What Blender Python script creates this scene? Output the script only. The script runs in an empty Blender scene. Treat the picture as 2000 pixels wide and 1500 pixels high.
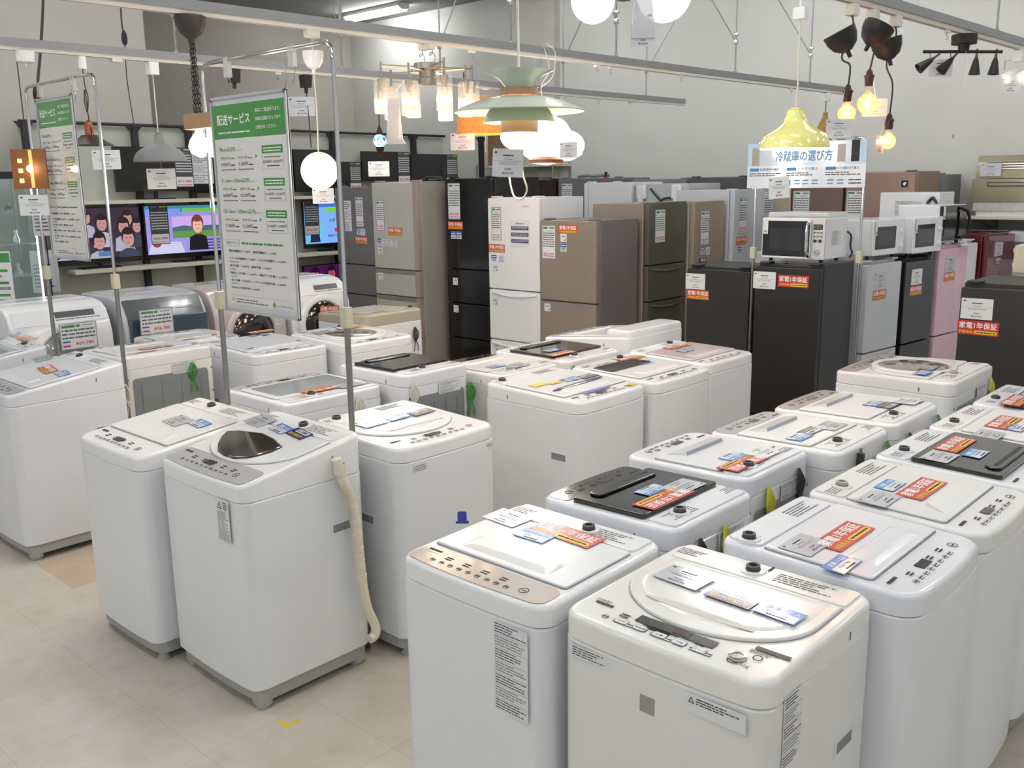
import bpy, math, random
from mathutils import Matrix, Vector
random.seed(7)
R = math.radians
SC = bpy.context.scene
COL = SC.collection

# ---------------------------------------------------------------- camera, world, exposure
F_PX, PITCH, ROLL, YAW, CAM_H = 1826.0, R(12.08), R(-0.85), R(42.97), 1.87
fw = Vector((-math.sin(YAW)*math.cos(PITCH), math.cos(YAW)*math.cos(PITCH), -math.sin(PITCH)))
r0 = Vector((math.cos(YAW), math.sin(YAW), 0)); u0 = r0.cross(fw)
rt = r0*math.cos(ROLL) + u0*math.sin(ROLL); up = rt.cross(fw)
CAM = Vector((0, 0, CAM_H))
cd = bpy.data.cameras.new('camera'); cam = bpy.data.objects.new('camera', cd); COL.objects.link(cam)
cd.sensor_width = 36; cd.lens = F_PX/2000*36; cd.clip_start = .05
M = Matrix.Identity(4)
for i in range(3):
    M[i][0], M[i][1], M[i][2], M[i][3] = rt[i], up[i], -fw[i], CAM[i]
cam.matrix_world = M
SC.camera = cam
w = bpy.data.worlds.new('world'); SC.world = w; w.use_nodes = True
w.node_tree.nodes['Background'].inputs[0].default_value = (.95, .98, 1, 1)
w.node_tree.nodes['Background'].inputs[1].default_value = .31
SC.view_settings.view_transform = 'Standard'; SC.view_settings.look = 'None'
SC.view_settings.exposure = 0.93; SC.view_settings.gamma = 1; SC.view_settings.use_curve_mapping = False
SC.cycles.max_bounces = 7; SC.cycles.diffuse_bounces = 3; SC.cycles.glossy_bounces = 3; SC.cycles.transmission_bounces = 4; SC.cycles.transparent_max_bounces = 10
TUBE = 33.0                                                      # strength of the ceiling tubes

def at(px, py, dep):                                             # point at a depth along the camera's view
    return CAM + (fw + rt*((px-1000)/F_PX) - up*((py-750)/F_PX))*dep
def uz(px, py, z):                                               # point at a height
    d = at(px, py, 1)-CAM; return CAM + d*((z-CAM_H)/d.z)
def ux(px, py, x):
    d = at(px, py, 1)-CAM; return CAM + d*(x/d.x)
def uy(px, py, y):
    d = at(px, py, 1)-CAM; return CAM + d*(y/d.y)

# ---------------------------------------------------------------- materials
MATS = {}
def srgb(c):
    return tuple((v/255/12.92 if v/255 <= .04045 else ((v/255+.055)/1.055)**2.4) for v in c)
def mat(name, c, rough=.5, metal=0, emit=0, coat=0, alpha=1, trans=0, var=0, scale=8, bump=0, ecol=None, spec=None):
    if name in MATS: return MATS[name]
    m = bpy.data.materials.new(name); m.use_nodes = True; nt = m.node_tree; b = nt.nodes['Principled BSDF']
    col = (*srgb(c), 1)
    b.inputs['Base Color'].default_value = col
    b.inputs['Roughness'].default_value = rough; b.inputs['Metallic'].default_value = metal
    if coat: b.inputs['Coat Weight'].default_value = coat; b.inputs['Coat Roughness'].default_value = .08
    if spec is not None: b.inputs['Specular IOR Level'].default_value = spec
    if alpha < 1: b.inputs['Alpha'].default_value = alpha
    if trans: b.inputs['Transmission Weight'].default_value = trans; b.inputs['IOR'].default_value = 1.3
    if emit:
        if name != 'fluorescent_tube': m.cycles.emission_sampling = 'NONE'
        b.inputs['Emission Color'].default_value = (*srgb(ecol or c), 1); b.inputs['Emission Strength'].default_value = emit
    if var or bump:
        tc = nt.nodes.new('ShaderNodeTexCoord'); n = nt.nodes.new('ShaderNodeTexNoise'); n.inputs['Scale'].default_value = scale; n.inputs['Detail'].default_value = 5
        nt.links.new(tc.outputs['Object'], n.inputs['Vector'])
        if var:
            r = nt.nodes.new('ShaderNodeValToRGB'); nt.links.new(n.outputs['Fac'], r.inputs['Fac'])
            r.color_ramp.elements[0].position = .3; r.color_ramp.elements[1].position = .7
            r.color_ramp.elements[0].color = (*[v*(1-var) for v in col[:3]], 1); r.color_ramp.elements[1].color = (*[min(1, v*(1+var)) for v in col[:3]], 1)
            nt.links.new(r.outputs['Color'], b.inputs['Base Color'])
        if bump:
            bp = nt.nodes.new('ShaderNodeBump'); bp.inputs['Strength'].default_value = bump; bp.inputs['Distance'].default_value = .004
            nt.links.new(n.outputs['Fac'], bp.inputs['Height']); nt.links.new(bp.outputs['Normal'], b.inputs['Normal'])
    MATS[name] = m
    return m
WHT = mat('white_enamel', (230, 233, 236), .32, coat=.25, var=.015, scale=3)
WHT2 = mat('white_plastic', (238, 240, 242), .2, coat=.4, var=.01, scale=4)
COOL = mat('cool_white_plastic', (228, 231, 237), .22, coat=.35, var=.01)
WARM = mat('ivory_plastic', (229, 230, 229), .25, coat=.3, var=.015)
GREYB = mat('grey_plastic_base', (168, 168, 166), .5, var=.03)
GREYP = mat('grey_printed_panel', (166, 167, 171), .4, coat=.3, var=.02)
GROOVE = mat('grey_seam', (150, 150, 150), .6, var=.02)
INK = mat('black_ink', (46, 46, 50), .6, var=.05)
INKL = mat('grey_ink', (118, 118, 122), .6, var=.05)
BLACK = mat('black_gloss', (11, 10, 11), .14, coat=.6, var=.05)
BLKM = mat('black_matte', (20, 19, 20), .5, var=.1)
DKBR = mat('dark_brown_lid', (40, 31, 28), .15, coat=.8, var=.05)
CHAMP = mat('champagne_panel', (176, 164, 156), .35, coat=.4, var=.02)
CHROME = mat('chrome', (205, 205, 208), .15, 1, var=.02)
STEEL = mat('brushed_steel', (150, 150, 148), .35, 1, var=.05)
ALU = mat('aluminium_channel', (146, 148, 150), .38, .5, var=.03)
TRACK = mat('white_track', (220, 216, 205), .4, var=.02)
GREYPANEL = mat('galvanised_back', (140, 145, 146), .45, .4, var=.05, scale=14)
RED = mat('sticker_red', (196, 48, 40), .3, coat=.5, var=.03)
ORED = mat('sticker_orange_red', (205, 84, 40), .3, coat=.5, var=.03)
YEL = mat('sticker_yellow', (240, 205, 50), .35, coat=.4, var=.02)
WINK = mat('white_ink', (245, 245, 245), .5, var=.01)
PAPER = mat('white_card', (226, 228, 230), .25, coat=.6, var=.015)
PAPERG = mat('grey_card', (196, 199, 206), .25, coat=.7, var=.02)
BLUE = mat('sticker_blue', (70, 140, 215), .3, coat=.5, var=.02)
NAVY = mat('sticker_navy', (38, 32, 110), .3, coat=.5, var=.03)
GREEN = mat('sign_green', (58, 142, 62), .25, coat=.7, var=.05, scale=5)
GRNT = mat('green_ink', (58, 142, 70), .5, var=.03)
PRED = mat('price_red', (205, 50, 65), .5, var=.02)
BRONZ = mat('bronze_window', (50, 44, 38), .12, coat=.8, var=.05)
CORDG = mat('cord_green', (60, 140, 60), .5, var=.1)
CORDY = mat('cord_yellow_green', (190, 190, 60), .5, var=.1)
CORDK = mat('cord_dark', (52, 50, 50), .5, var=.1)
CORDW = mat('cord_white', (215, 212, 200), .5, var=.03)
HOSE = mat('hose_cream', (226, 222, 200), .45, var=.03)
WOOD = mat('pale_wood', (176, 138, 104), .5, var=.12, scale=20)
BULB = mat('bulb_warm_glow', (255, 236, 205), .4, emit=8)
GLOWW = mat('globe_white_glow', (255, 250, 240), .3, emit=5)

# ---------------------------------------------------------------- mesh builder
TXT = {}
def glyphs(s, bold):
    k = (s, bold)
    if k not in TXT:
        c = bpy.data.curves.new('t', 'FONT'); c.body = s; c.size = 1; c.resolution_u = 2
        o = bpy.data.objects.new('t', c); COL.objects.link(o)
        me = bpy.data.meshes.new_from_object(o.evaluated_get(bpy.context.evaluated_depsgraph_get()))
        V = [(v.co.x, v.co.y, 0) for v in me.vertices]; Fc = [tuple(p.vertices) for p in me.polygons]
        bpy.data.objects.remove(o); bpy.data.curves.remove(c); bpy.data.meshes.remove(me)
        if bold:                                                 # heavier strokes: the same glyphs laid twice more, slightly shifted
            V0, F0, n0 = list(V), list(Fc), len(V)
            for q, (ox, oy) in enumerate(((.035, 0), (.018, .03))):
                V += [(x+ox, y+oy, q+1) for x, y, _ in V0]; Fc += [tuple(i+n0*(q+1) for i in f) for f in F0]
        xs = [v[0] for v in V]; ys = [v[1] for v in V]
        TXT[k] = (V, Fc, min(xs), max(xs), min(ys), max(ys))
    return TXT[k]
def rr(x0, x1, y0, y1, r, n=5, bow=0):
    r = max(1e-4, min(r, (x1-x0)/2-1e-4, (y1-y0)/2-1e-4)); p = []
    for cx, cy, a in ((x0+r, y0+r, 180), (x1-r, y0+r, 270), (x1-r, y1-r, 0), (x0+r, y1-r, 90)):
        for i in range(n+1):
            t = R(a+90*i/n); p.append((cx+r*math.cos(t), cy+r*math.sin(t)))
        if bow and a == 180:                                     # bowed front edge
            for j in range(1, 8):
                p.append((x0+r+(x1-x0-2*r)*j/8, y0))
    if bow:
        q = []
        for x, y in p:
            k = 1-((x-(x0+x1)/2)/((x1-x0)/2))**2
            q.append((x, y-bow*max(0, k)*(1 if y < (y0+y1)/2 else 0)))
        p = q
    return p
class MB:
    def __init__(s): s.v = []; s.f = []; s.mi = []; s.ms = []
    def m(s, mt):
        if mt not in s.ms: s.ms.append(mt)
        return s.ms.index(mt)
    def add(s, V, Fc, mt, T=None):
        b = len(s.v); k = s.m(mt)
        s.v += [tuple(T @ Vector(v)) if T else tuple(v) for v in V]
        for f in Fc: s.f.append(tuple(b+i for i in f)); s.mi.append(k)
    def box(s, x0, x1, y0, y1, z0, z1, mt, T=None):
        V = [(x, y, z) for z in (z0, z1) for y in (y0, y1) for x in (x0, x1)]
        s.add(V, [(0, 2, 3, 1), (4, 5, 7, 6), (0, 1, 5, 4), (2, 6, 7, 3), (0, 4, 6, 2), (1, 3, 7, 5)], mt, T)
    def loft(s, L, mt, c0=True, c1=True, T=None, closed=True):
        n = len(L[0]); V = [p for l in L for p in l]; Fc = []
        for i in range(len(L)-1):
            for j in range(n if closed else n-1):
                k = (j+1) % n; Fc.append((i*n+j, i*n+k, (i+1)*n+k, (i+1)*n+j))
        if c0: Fc.append(tuple(reversed(range(n))))
        if c1: Fc.append(tuple(range((len(L)-1)*n, len(L)*n)))
        s.add(V, Fc, mt, T)
    def rb(s, x0, x1, y0, y1, z0, z1, mt, r=.02, e=.005, n=4, bow=0, T=None, bot=True):
        e = min(e, (z1-z0)/2*.99, (x1-x0)/2*.9, (y1-y0)/2*.9); L = []
        def lp(k, z): return [(x, y, z) for x, y in rr(x0+k, x1-k, y0+k, y1-k, r-k*.5, n, bow)]
        if bot:
            for a in (0, 45): L.append(lp(e*(1-math.sin(R(a))), z0+e*(1-math.cos(R(a)))))
            L.append(lp(0, z0+e))
        else: L.append(lp(0, z0))
        for a in (0, 45, 90): L.append(lp(e*(1-math.cos(R(a))), z1-e*(1-math.sin(R(a)))))
        s.loft(L, mt, T=T)
    def fb(s, x0, x1, z0, z1, y0, y1, mt, r=.01, e=.005, T=None):   # rounded slab standing in the XZ plane, y0 is the front
        A = Matrix(((1, 0, 0, 0), (0, 0, -1, 0), (0, 1, 0, 0), (0, 0, 0, 1)))
        s.rb(x0, x1, z0, z1, -y1, -y0, mt, r, e, T=(T @ A) if T else A)
    def lathe(s, P, mt, n=32, c=(0, 0, 0), T=None, cap=False):
        L = [[(c[0]+r*math.cos(2*math.pi*i/n), c[1]+r*math.sin(2*math.pi*i/n), c[2]+z) for i in range(n)] for r, z in P]
        s.loft(L, mt, cap, cap, T)
    def cyl(s, x, y, z0, z1, r, mt, n=20, r2=None, T=None):
        s.lathe([(r, z0), (r if r2 is None else r2, z1)], mt, n, (x, y, 0), T, True)
    def bar(s, a, b, r, mt, n=8):
        s.tube([a, b], r, mt, n)
    def tube(s, P, r, mt, n=7, smooth=0):
        P = [Vector(p) for p in P]
        if smooth and len(P) > 2:
            Q = []
            for i in range(len(P)-1):
                a, b, c, d = P[max(0, i-1)], P[i], P[i+1], P[min(len(P)-1, i+2)]
                for k in range(smooth):
                    t = k/smooth; Q.append(.5*((2*b)+(c-a)*t+(2*a-5*b+4*c-d)*t*t+(3*b-a-3*c+d)*t**3))
            Q.append(P[-1]); P = Q
        L = []; ref = None
        for i, p in enumerate(P):
            t = (P[min(i+1, len(P)-1)]-P[max(i-1, 0)]).normalized()
            if ref is None: ref = t.orthogonal()
            ref = (ref-t*ref.dot(t)).normalized(); q = t.cross(ref)
            rad = r[i] if isinstance(r, (list, tuple)) else r
            L.append([tuple(p+(ref*math.cos(2*math.pi*k/n)+q*math.sin(2*math.pi*k/n))*rad) for k in range(n)])
        s.loft(L, mt)
    def poly(s, pts, z, mt, h=.0008, T=None):
        s.loft([[(x, y, z) for x, y in pts], [(x, y, z+h) for x, y in pts]], mt, T=T)
    def ell(s, cx, cy, a, b, z, mt, h=.0008, n=24, T=None, a0=0, a1=360):
        k = 0 if a1-a0 >= 360 else 1
        s.poly([(cx+a*math.cos(R(a0+(a1-a0)*i/n)), cy+b*math.sin(R(a0+(a1-a0)*i/n))) for i in range(n+k)], z, mt, h, T)
    def ring(s, cx, cy, r, t, z, mt, n=18, h=.0008):
        s.lathe([(r, z), (r, z+h), (r-t, z+h), (r-t, z)], mt, n, (cx, cy, 0))
    def rect(s, x0, x1, y0, y1, z, mt, h=.0008, T=None): s.box(x0, x1, y0, y1, z, z+h, mt, T)
    def text(s, t, x, y, z, mt, h=None, w=None, al='l', bold=False, T=None):
        V, Fc, a, b, c, d = glyphs(t, bold)
        sx = sy = None
        if h: sy = h/(d-c)
        if w: sx = w/(b-a)
        sx = sx or sy; sy = sy or sx
        ox = {'l': 0, 'c': (b-a)*sx/2, 'r': (b-a)*sx}[al]
        s.add([(x+(p-a)*sx-ox, y+(q-c)*sy, z+k*.00012) for p, q, k in V], Fc, mt, T)
    def bars(s, x0, x1, y0, y1, z, mt, rows=4, fill=.5, seed=0, T=None, full=False):
        rn = random.Random(seed+rows); st = (y1-y0)/rows
        for i in range(rows):
            y = y1-(i+.5)*st; x = x0; end = x1 if full else x0+(x1-x0)*rn.uniform(.55, 1)
            while x < end:
                l = (x1-x0)*rn.uniform(.04, .16); xe = min(x+l, end)
                s.rect(x, xe, y-st*fill/2, y+st*fill/2, z, mt, .0003, T); x = xe+(x1-x0)*rn.uniform(.012, .03)
    def build(s, name, parent=None, loc=None, rot=None, sharp=35):
        me = bpy.data.meshes.new(name); me.from_pydata(s.v, [], s.f)
        for mt in s.ms: me.materials.append(mt)
        me.polygons.foreach_set('material_index', s.mi); me.polygons.foreach_set('use_smooth', [True]*len(s.f))
        me.set_sharp_from_angle(angle=R(sharp)); me.update()
        o = link(name, me, parent, loc, rot)
        if 40 < len(s.f) < 4000:
            wn = o.modifiers.new('even_shading', 'WEIGHTED_NORMAL'); wn.keep_sharp = True; wn.mode = 'FACE_AREA'
        return o
def link(name, me, parent=None, loc=None, rot=None):
    o = bpy.data.objects.new(name, me); COL.objects.link(o)
    if parent: o.parent = parent
    if loc is not None: o.location = loc
    if rot is not None: o.rotation_euler = rot
    return o
def tag(o, label=None, cat=None, group=None, kind=None):
    if label: o['label'] = label
    if cat: o['category'] = cat
    if group: o['group'] = group
    if kind: o['kind'] = kind
    return o
def thing(name, label, cat, loc=(0, 0, 0), rz=0, group=None):
    o = bpy.data.objects.new(name, None); o.empty_display_size = .1; COL.objects.link(o)
    o.location = loc; o.rotation_euler = (0, 0, rz); return tag(o, label, cat, group)
def struct(name, mb, **k):
    return tag(mb.build(name), kind='structure', **k)

# ---------------------------------------------------------------- cards and stickers (shared meshes lying in the XY plane, centred)
MESH = {}
def shared(key, fn):
    if key not in MESH:
        mb = MB(); fn(mb); me = bpy.data.meshes.new(key if isinstance(key, str) else key[0]); me.from_pydata(mb.v, [], mb.f)
        for mt in mb.ms: me.materials.append(mt)
        me.polygons.foreach_set('material_index', mb.mi); MESH[key] = me
    return MESH[key]
Z = .0012
def m_warranty(mb, base=None):
    mb.rect(-.085, .085, -.031, .031, 0, base or RED, .001)
    mb.text('家電1年保証', 0, -.004, Z, WINK, h=.029, w=.155, al='c', bold=True)
    mb.text('対象商品', -.078, -.025, Z, YEL, h=.014, w=.058, bold=True)
    mb.rb(-.015, .079, -.026, -.011, .001, .0016, YEL, .007, .0001)
    mb.bars(-.008, .072, -.0225, -.0145, .0019, INK, 1, .6, 3, full=True)
def big_warranty(mb):
    m_warranty(mb); mb.v = [(x*1.32, y*1.32, z) for x, y, z in mb.v]
def warranty(): return shared('warranty_sticker', big_warranty)
def warranty2():
    def f(mb): m_warranty(mb, ORED); mb.v = [(x*1.15, y*1.15, z) for x, y, z in mb.v]
    return shared('warranty_sticker_orange', f)
def m_price(mb, base=None, seed=1):
    mb.rb(-.066, .066, -.046, .046, 0, .0011, base or PAPER, .003, .0002)
    mb.rect(-.057, -.047, .031, .037, .0011, INK, .0002)
    mb.bars(-.022, .022, .020, .029, Z, INK, 1, .5, seed, full=True)
    mb.bars(-.018, .018, .010, .015, Z, INKL, 1, .5, seed+1, full=True)
    mb.rect(-.058, .058, .0055, .0065, .0011, INKL, .0002)
    mb.bars(-.038, .038, -.006, .003, Z, INKL, 2, .35, seed+2, full=True)
    pr = ((9800, 10780), (16800, 18480), (8800, 9680), (24800, 27280), (12800, 14080), (19800, 21780))[seed % 6]
    mb.text('¥{:,}'.format(pr[0]), 0, -.024, Z, INK, h=.0075, al='c', bold=True)
    mb.text('(税込¥{:,})'.format(pr[1]), 0, -.038, Z, INK, h=.0095, al='c', bold=True)
def price(k=0): return shared(('price_card', k), lambda mb: m_price(mb, PAPERG if k % 2 else PAPER, k))
def m_cap(mb, a, b):
    mb.rect(-.055, .055, -.031, .031, 0, BLUE, .001)
    mb.rect(-.052, .052, -.028, .003, .001, PAPER, .0004)
    mb.text(a, .006, .007, Z, WINK, h=.017, al='c', bold=True)
    mb.text(b, 0, -.013, .0016, BLUE, h=.011, al='c', bold=True)
    mb.bars(-.02, .03, -.026, -.018, .0016, INK, 1, .6, 4, full=True)
def cap(a, b): return shared(('capacity_card', a, b), lambda mb: m_cap(mb, a, b))
def m_navy(mb):
    mb.rect(-.062, .062, -.031, .031, 0, NAVY, .001)
    mb.rb(-.038, .052, .002, .025, .001, .0015, PAPER, .003, .0001)
    mb.text('6ヶ月間の', .007, .006, .0018, NAVY, h=.014, w=.078, al='c', bold=True)
    mb.text('動作保証付', 0, -.024, Z, YEL, h=.018, w=.1, al='c', bold=True)
def navy(): return shared('guarantee_card', m_navy)
def m_tall(mb, pr, dark=False, w=.12, h=.29):
    a, b = -w/2, w/2; c, d = -h/2, h/2
    mb.rb(a, b, c, d, 0, .0015, mat('tag_frame', (150, 156, 166), .4, var=.03) if not dark else mat('tag_dark', (74, 76, 80), .5, var=.03), .003, .0002)
    if not dark: mb.rect(a+.007, b-.007, c+.008, d-.008, .0015, PAPER, .0006)
    z = .0024
    mb.rect(a+.012, a+w*.42, d-.032, d-.014, z, GRNT if not dark else INKL, .0003)
    mb.rect(a+w*.55, b-.012, d-.029, d-.017, z, INKL if not dark else mat('tag_lime', (200, 205, 70), .5, var=.02), .0003)
    rows = 8; y = d-.045; st = (h*.62-.03)/rows
    for i in range(rows):
        rn = random.Random(i+int(w*1000)); x = a+.012
        if i == 0: mb.rect(x, x+.014, y-st*.45, y, z, GRNT, .0003); mb.bars(-.01, b-.03, y-st*.4, y, z, INKL, 1, .6, 5, full=True)
        else:
            while x < b-.02:
                e = min(b-.012, x+rn.uniform(.016, .034)); mb.rect(x, e, y-st*.42, y, z, mat('tag_row', (84, 88, 90), .5, var=.03) if not dark else PAPER, .0003); x = e+.004
        y -= st
    if dark: mb.rect(a+.007, b-.007, c+.008, c+h*.26, .0015, PAPER, .0006)
    mb.text('¥'+pr, 0, c+h*.11, z, PRED, h=h*.075, w=w*.76, al='c', bold=True)
    mb.bars(a+.016, b-.016, c+.018, c+.030, z, PRED, 1, .5, 2, full=True)
def tall(pr, dark=False, w=.12, h=.29): return shared(('price_tag', pr, dark, w, h), lambda mb: m_tall(mb, pr, dark, w, h))
def m_room(mb, t):
    mb.rb(-.033, .033, -.033, .033, 0, .0012, PAPER, .003, .0002)
    mb.text(t, 0, .004, .0014, INK, h=.013, w=.046, al='c', bold=True)
    mb.poly([(.004, -.024), (.022, -.024), (.024, -.008), (.016, -.012), (.006, -.016)], .0012, INKL, .0002)
def room(t): return shared(('compartment_card', t), lambda mb: m_room(mb, t))
def m_mini(mb, k):
    mb.rb(-.033, .033, -.033, .033, 0, .0012, PAPER, .003, .0002)
    if k: mb.rect(-.031, .031, .001, .031, .0012, mat('mini_blue', (40, 85, 190), .4, var=.03), .0002); mb.bars(-.024, .024, .01, .022, .0016, WINK, 1, .7, k, full=True)
    else: mb.bars(-.022, .022, .002, .026, .0014, BLUE, 2, .5, 9, full=True)
    mb.bars(-.024, .024, -.026, -.004, .0014, INK if k else BLUE, 2, .45, 7, full=True)
def mini(k): return shared(('capacity_square', k), lambda mb: m_mini(mb, k))
def m_warn(mb, w, h, n):
    mb.rb(-w/2, w/2, -h/2, h/2, 0, .0006, PAPER, .002, .0001)
    k = min(w, h)*.35
    mb.loft([[(x, y, .0007) for x, y in ((-w*.42, h/2-k*1.35), (-w*.42+k, h/2-k*1.35), (-w*.42+k/2, h/2-k*.4))], [(x, y, .0009) for x, y in ((-w*.42, h/2-k*1.35), (-w*.42+k, h/2-k*1.35), (-w*.42+k/2, h/2-k*.4))]], INK)
    mb.loft([[(x, y, z) for x, y in ((-w*.42+k*.2, h/2-k*1.23), (-w*.42+k*.8, h/2-k*1.23), (-w*.42+k/2, h/2-k*.65))] for z in (.0009, .001)], PAPER)
    mb.text('!', -w*.42+k*.5, h/2-k*1.2, .0012, INK, h=k*.4, al='c')
    mb.bars(-w*.42+k*1.3, w*.45, h/2-k*1.4, h/2-k*.3, .0008, INK, max(3, int(n*.5)), .4, n)
    if h > w*.6: mb.bars(-w*.45, w*.45, -h*.47, h/2-k*1.6, .0008, INKL, n*2, .36, n+2)
def warn(w, h, n=4): return shared(('caution_label', w, h, n), lambda mb: m_warn(mb, w, h, n))
def m_data(mb, w, h, n):
    mb.rb(-w/2, w/2, -h/2, h/2, 0, .0005, PAPER, .002, .0001)
    rn = random.Random(n)
    for i in range(n):
        y1 = h/2-h*i/n; mb.bars(-w*.46, w*.46, y1-h/n*.9, y1-h/n*.08, .0006, INKL if i % 2 else INK, 4, .34, n+i)
        if i: mb.rect(-w*.48, w*.48, y1-h/n*.02, y1, .0005, INKL, .0002)
def data(w, h, n=3): return shared(('rating_label', w, h, n), lambda mb: m_data(mb, w, h, n))
# ---------------------------------------------------------------- room shell
WALL = mat('wall_paint', (210, 210, 204), .85, var=.02, scale=2, bump=.05)
WALLB = mat('wall_paint_bright', (196, 193, 186), .85, var=.02, scale=2)
CEIL = mat('ceiling_board', (158, 157, 152), .9, var=.02, scale=3)
def floor_mat():
    m = bpy.data.materials.new('vinyl_tile_floor'); m.use_nodes = True; nt = m.node_tree; b = nt.nodes['Principled BSDF']; N = nt.nodes.new; Lk = nt.links.new
    tc = N('ShaderNodeTexCoord'); n1 = N('ShaderNodeTexNoise'); n1.inputs['Scale'].default_value = 3.2; n1.inputs['Detail'].default_value = 8; n1.inputs['Roughness'].default_value = .65
    Lk(tc.outputs['Object'], n1.inputs['Vector'])
    r = N('ShaderNodeValToRGB'); e = r.color_ramp.elements; e[0].position = .32; e[1].position = .68
    e[0].color = (*srgb((196, 188, 172)), 1); e[1].color = (*srgb((212, 206, 193)), 1); Lk(n1.outputs['Fac'], r.inputs['Fac'])
    bk = N('ShaderNodeTexBrick'); bk.offset = 0; bk.inputs['Scale'].default_value = 1; bk.inputs['Brick Width'].default_value = .45; bk.inputs['Row Height'].default_value = .45
    bk.inputs['Mortar Size'].default_value = .0016; bk.inputs['Color1'].default_value = (1, 1, 1, 1); bk.inputs['Color2'].default_value = (.965, .96, .95, 1); bk.inputs['Mortar'].default_value = (.74, .71, .66, 1)
    Lk(tc.outputs['Object'], bk.inputs['Vector'])
    mx = N('ShaderNodeMixRGB'); mx.blend_type = 'MULTIPLY'; mx.inputs['Fac'].default_value = .75; Lk(r.outputs['Color'], mx.inputs['Color1']); Lk(bk.outputs['Color'], mx.inputs['Color2'])
    n2 = N('ShaderNodeTexNoise'); n2.inputs['Scale'].default_value = 9; n2.inputs['Detail'].default_value = 10; Lk(tc.outputs['Object'], n2.inputs['Vector'])
    r2 = N('ShaderNodeValToRGB'); r2.color_ramp.elements[0].position = .3; r2.color_ramp.elements[0].color = (.72, .7, .66, 1); r2.color_ramp.elements[1].position = .45; Lk(n2.outputs['Fac'], r2.inputs['Fac'])
    m2 = N('ShaderNodeMixRGB'); m2.blend_type = 'MULTIPLY'; m2.inputs['Fac'].default_value = .3; Lk(mx.outputs['Color'], m2.inputs['Color1']); Lk(r2.outputs['Color'], m2.inputs['Color2'])
    Lk(m2.outputs['Color'], b.inputs['Base Color']); b.inputs['Roughness'].default_value = .38
    return m
CEIL_Z = 4.4
f = MB(); f.box(-13.2, 7, -6, 10.2, -.1, 0, floor_mat()); struct('floor', f)
f = MB(); f.box(-13.2, 7, -6, 10.4, CEIL_Z, CEIL_Z+.1, CEIL)
struct('ceiling', f)
f = MB(); f.box(-13, -12.8, -6, 10.2, 0, CEIL_Z, mat('wall_paint_side', (196, 191, 183), .85, var=.02, scale=2)); struct('wall_left', f)
f = MB(); f.box(-13, 7, 10, 10.2, 0, CEIL_Z-.0, WALL); struct('wall_back', f)
f = MB(); f.box(-9.9, -9.6, -6, 4.87, 0, CEIL_Z, WALLB); struct('wall_partition', f)
f = MB(); f.box(-8.66, -8.36, 9.88, 10, 0, CEIL_Z, mat('concrete_column', (196, 193, 184), .9, var=.06, scale=4)); struct('column', f)
# reddish worn tiles and the yellow floor mark
f = MB()
for x, y, a in ((-4.86, 1.62, .45),): f.box(x, x+.449, y, y+a, 0, .0006, mat('worn_tile', (196, 176, 156), .5, var=.06))
tag(f.build('floor_tile_patch'), 'patch of brownish floor tile beside the dusty-front washer', 'floor tiles')
q = uz(566, 1418, 0); f = MB(); f.box(-.06, .0, -.014, .0, 0, .0008, YEL); f.box(-.014, .0, -.0, .05, 0, .0008, YEL)
tag(f.build('floor_marker', None, q, (0, 0, R(0))), 'yellow L-shaped tape mark on the floor in the near aisle', 'tape mark')

# ceiling lights: twin tube fixtures
TUBEM = mat('fluorescent_tube', (252, 253, 255), .4, emit=TUBE)
def ceiling_light(x, y, label):
    t = thing('ceiling_light', label, 'ceiling light', (x, y, CEIL_Z), 0, 'twin-tube ceiling lights')
    m = MB(); m.box(-.63, .63, -.11, .11, -.05, 0, mat('fixture_white', (225, 225, 222), .4, var=.02))
    m.loft([[(x_, y_, z_) for x_, y_ in ((-.63, -a), (.63, -a), (.63, a), (-.63, a))] for a, z_ in ((.11, -.05), (.05, -.085))], MATS['fixture_white']); m.build('housing', t)
    for s in (-1, 1):
        m = MB(); m.tube([(-.6, s*.075, -.085), (.6, s*.075, -.085)], .016, TUBEM, 6); m.build('fluorescent_tube', t)
for i in range(5):
    for j in range(5):
        x, y = (-11.28, 9.3) if i == 0 else (-7.5+3*(i-1), 8.1-2.6*j)
        if i == 0 and j: continue                                # no fixtures above the aisle behind the television rack
        ceiling_light(x, y, 'twin-tube fluorescent ceiling light near the back left corner' if i == j == 0 else 'twin-tube fluorescent ceiling light out of the picture above the aisles')
# ---------------------------------------------------------------- washing machines
FACE = {'S': 0, 'E': R(90), 'W': R(-90), 'N': R(180)}
def footprint(x0, x1, y0, y1, face):
    cx, cy = (x0+x1)/2, (y0+y1)/2
    if face in 'SN': w, d = x1-x0, y1-y0; loc = (cx, y0 if face == 'S' else y1, 0)
    else: w, d = y1-y0, x1-x0; loc = (x1 if face == 'E' else x0, cy, 0)
    return w, d, loc
def wall_card(root, name, me, side, a, z, w=0, d=0, label=None, off=.0015, roll=0):
    """side: F front, R right, L left, B back; a = offset along that face, z height"""
    if side == 'F': loc, rz = (a, -off, z), 0
    elif side == 'R': loc, rz = (w/2+off, a, z), R(90)
    elif side == 'L': loc, rz = (-w/2-off, a, z), R(-90)
    else: loc, rz = (a, d+off, z), R(180)
    o = link(name, me, root, loc); o.rotation_euler = Matrix.Rotation(rz, 4, 'Z').to_3x3().to_4x4().to_euler()
    o.rotation_euler = (Matrix.Rotation(rz, 4, 'Z') @ Matrix.Rotation(R(90), 4, 'X') @ Matrix.Rotation(roll, 4, 'Z')).to_euler()
    if label: o['label'] = label
    return o
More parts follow.
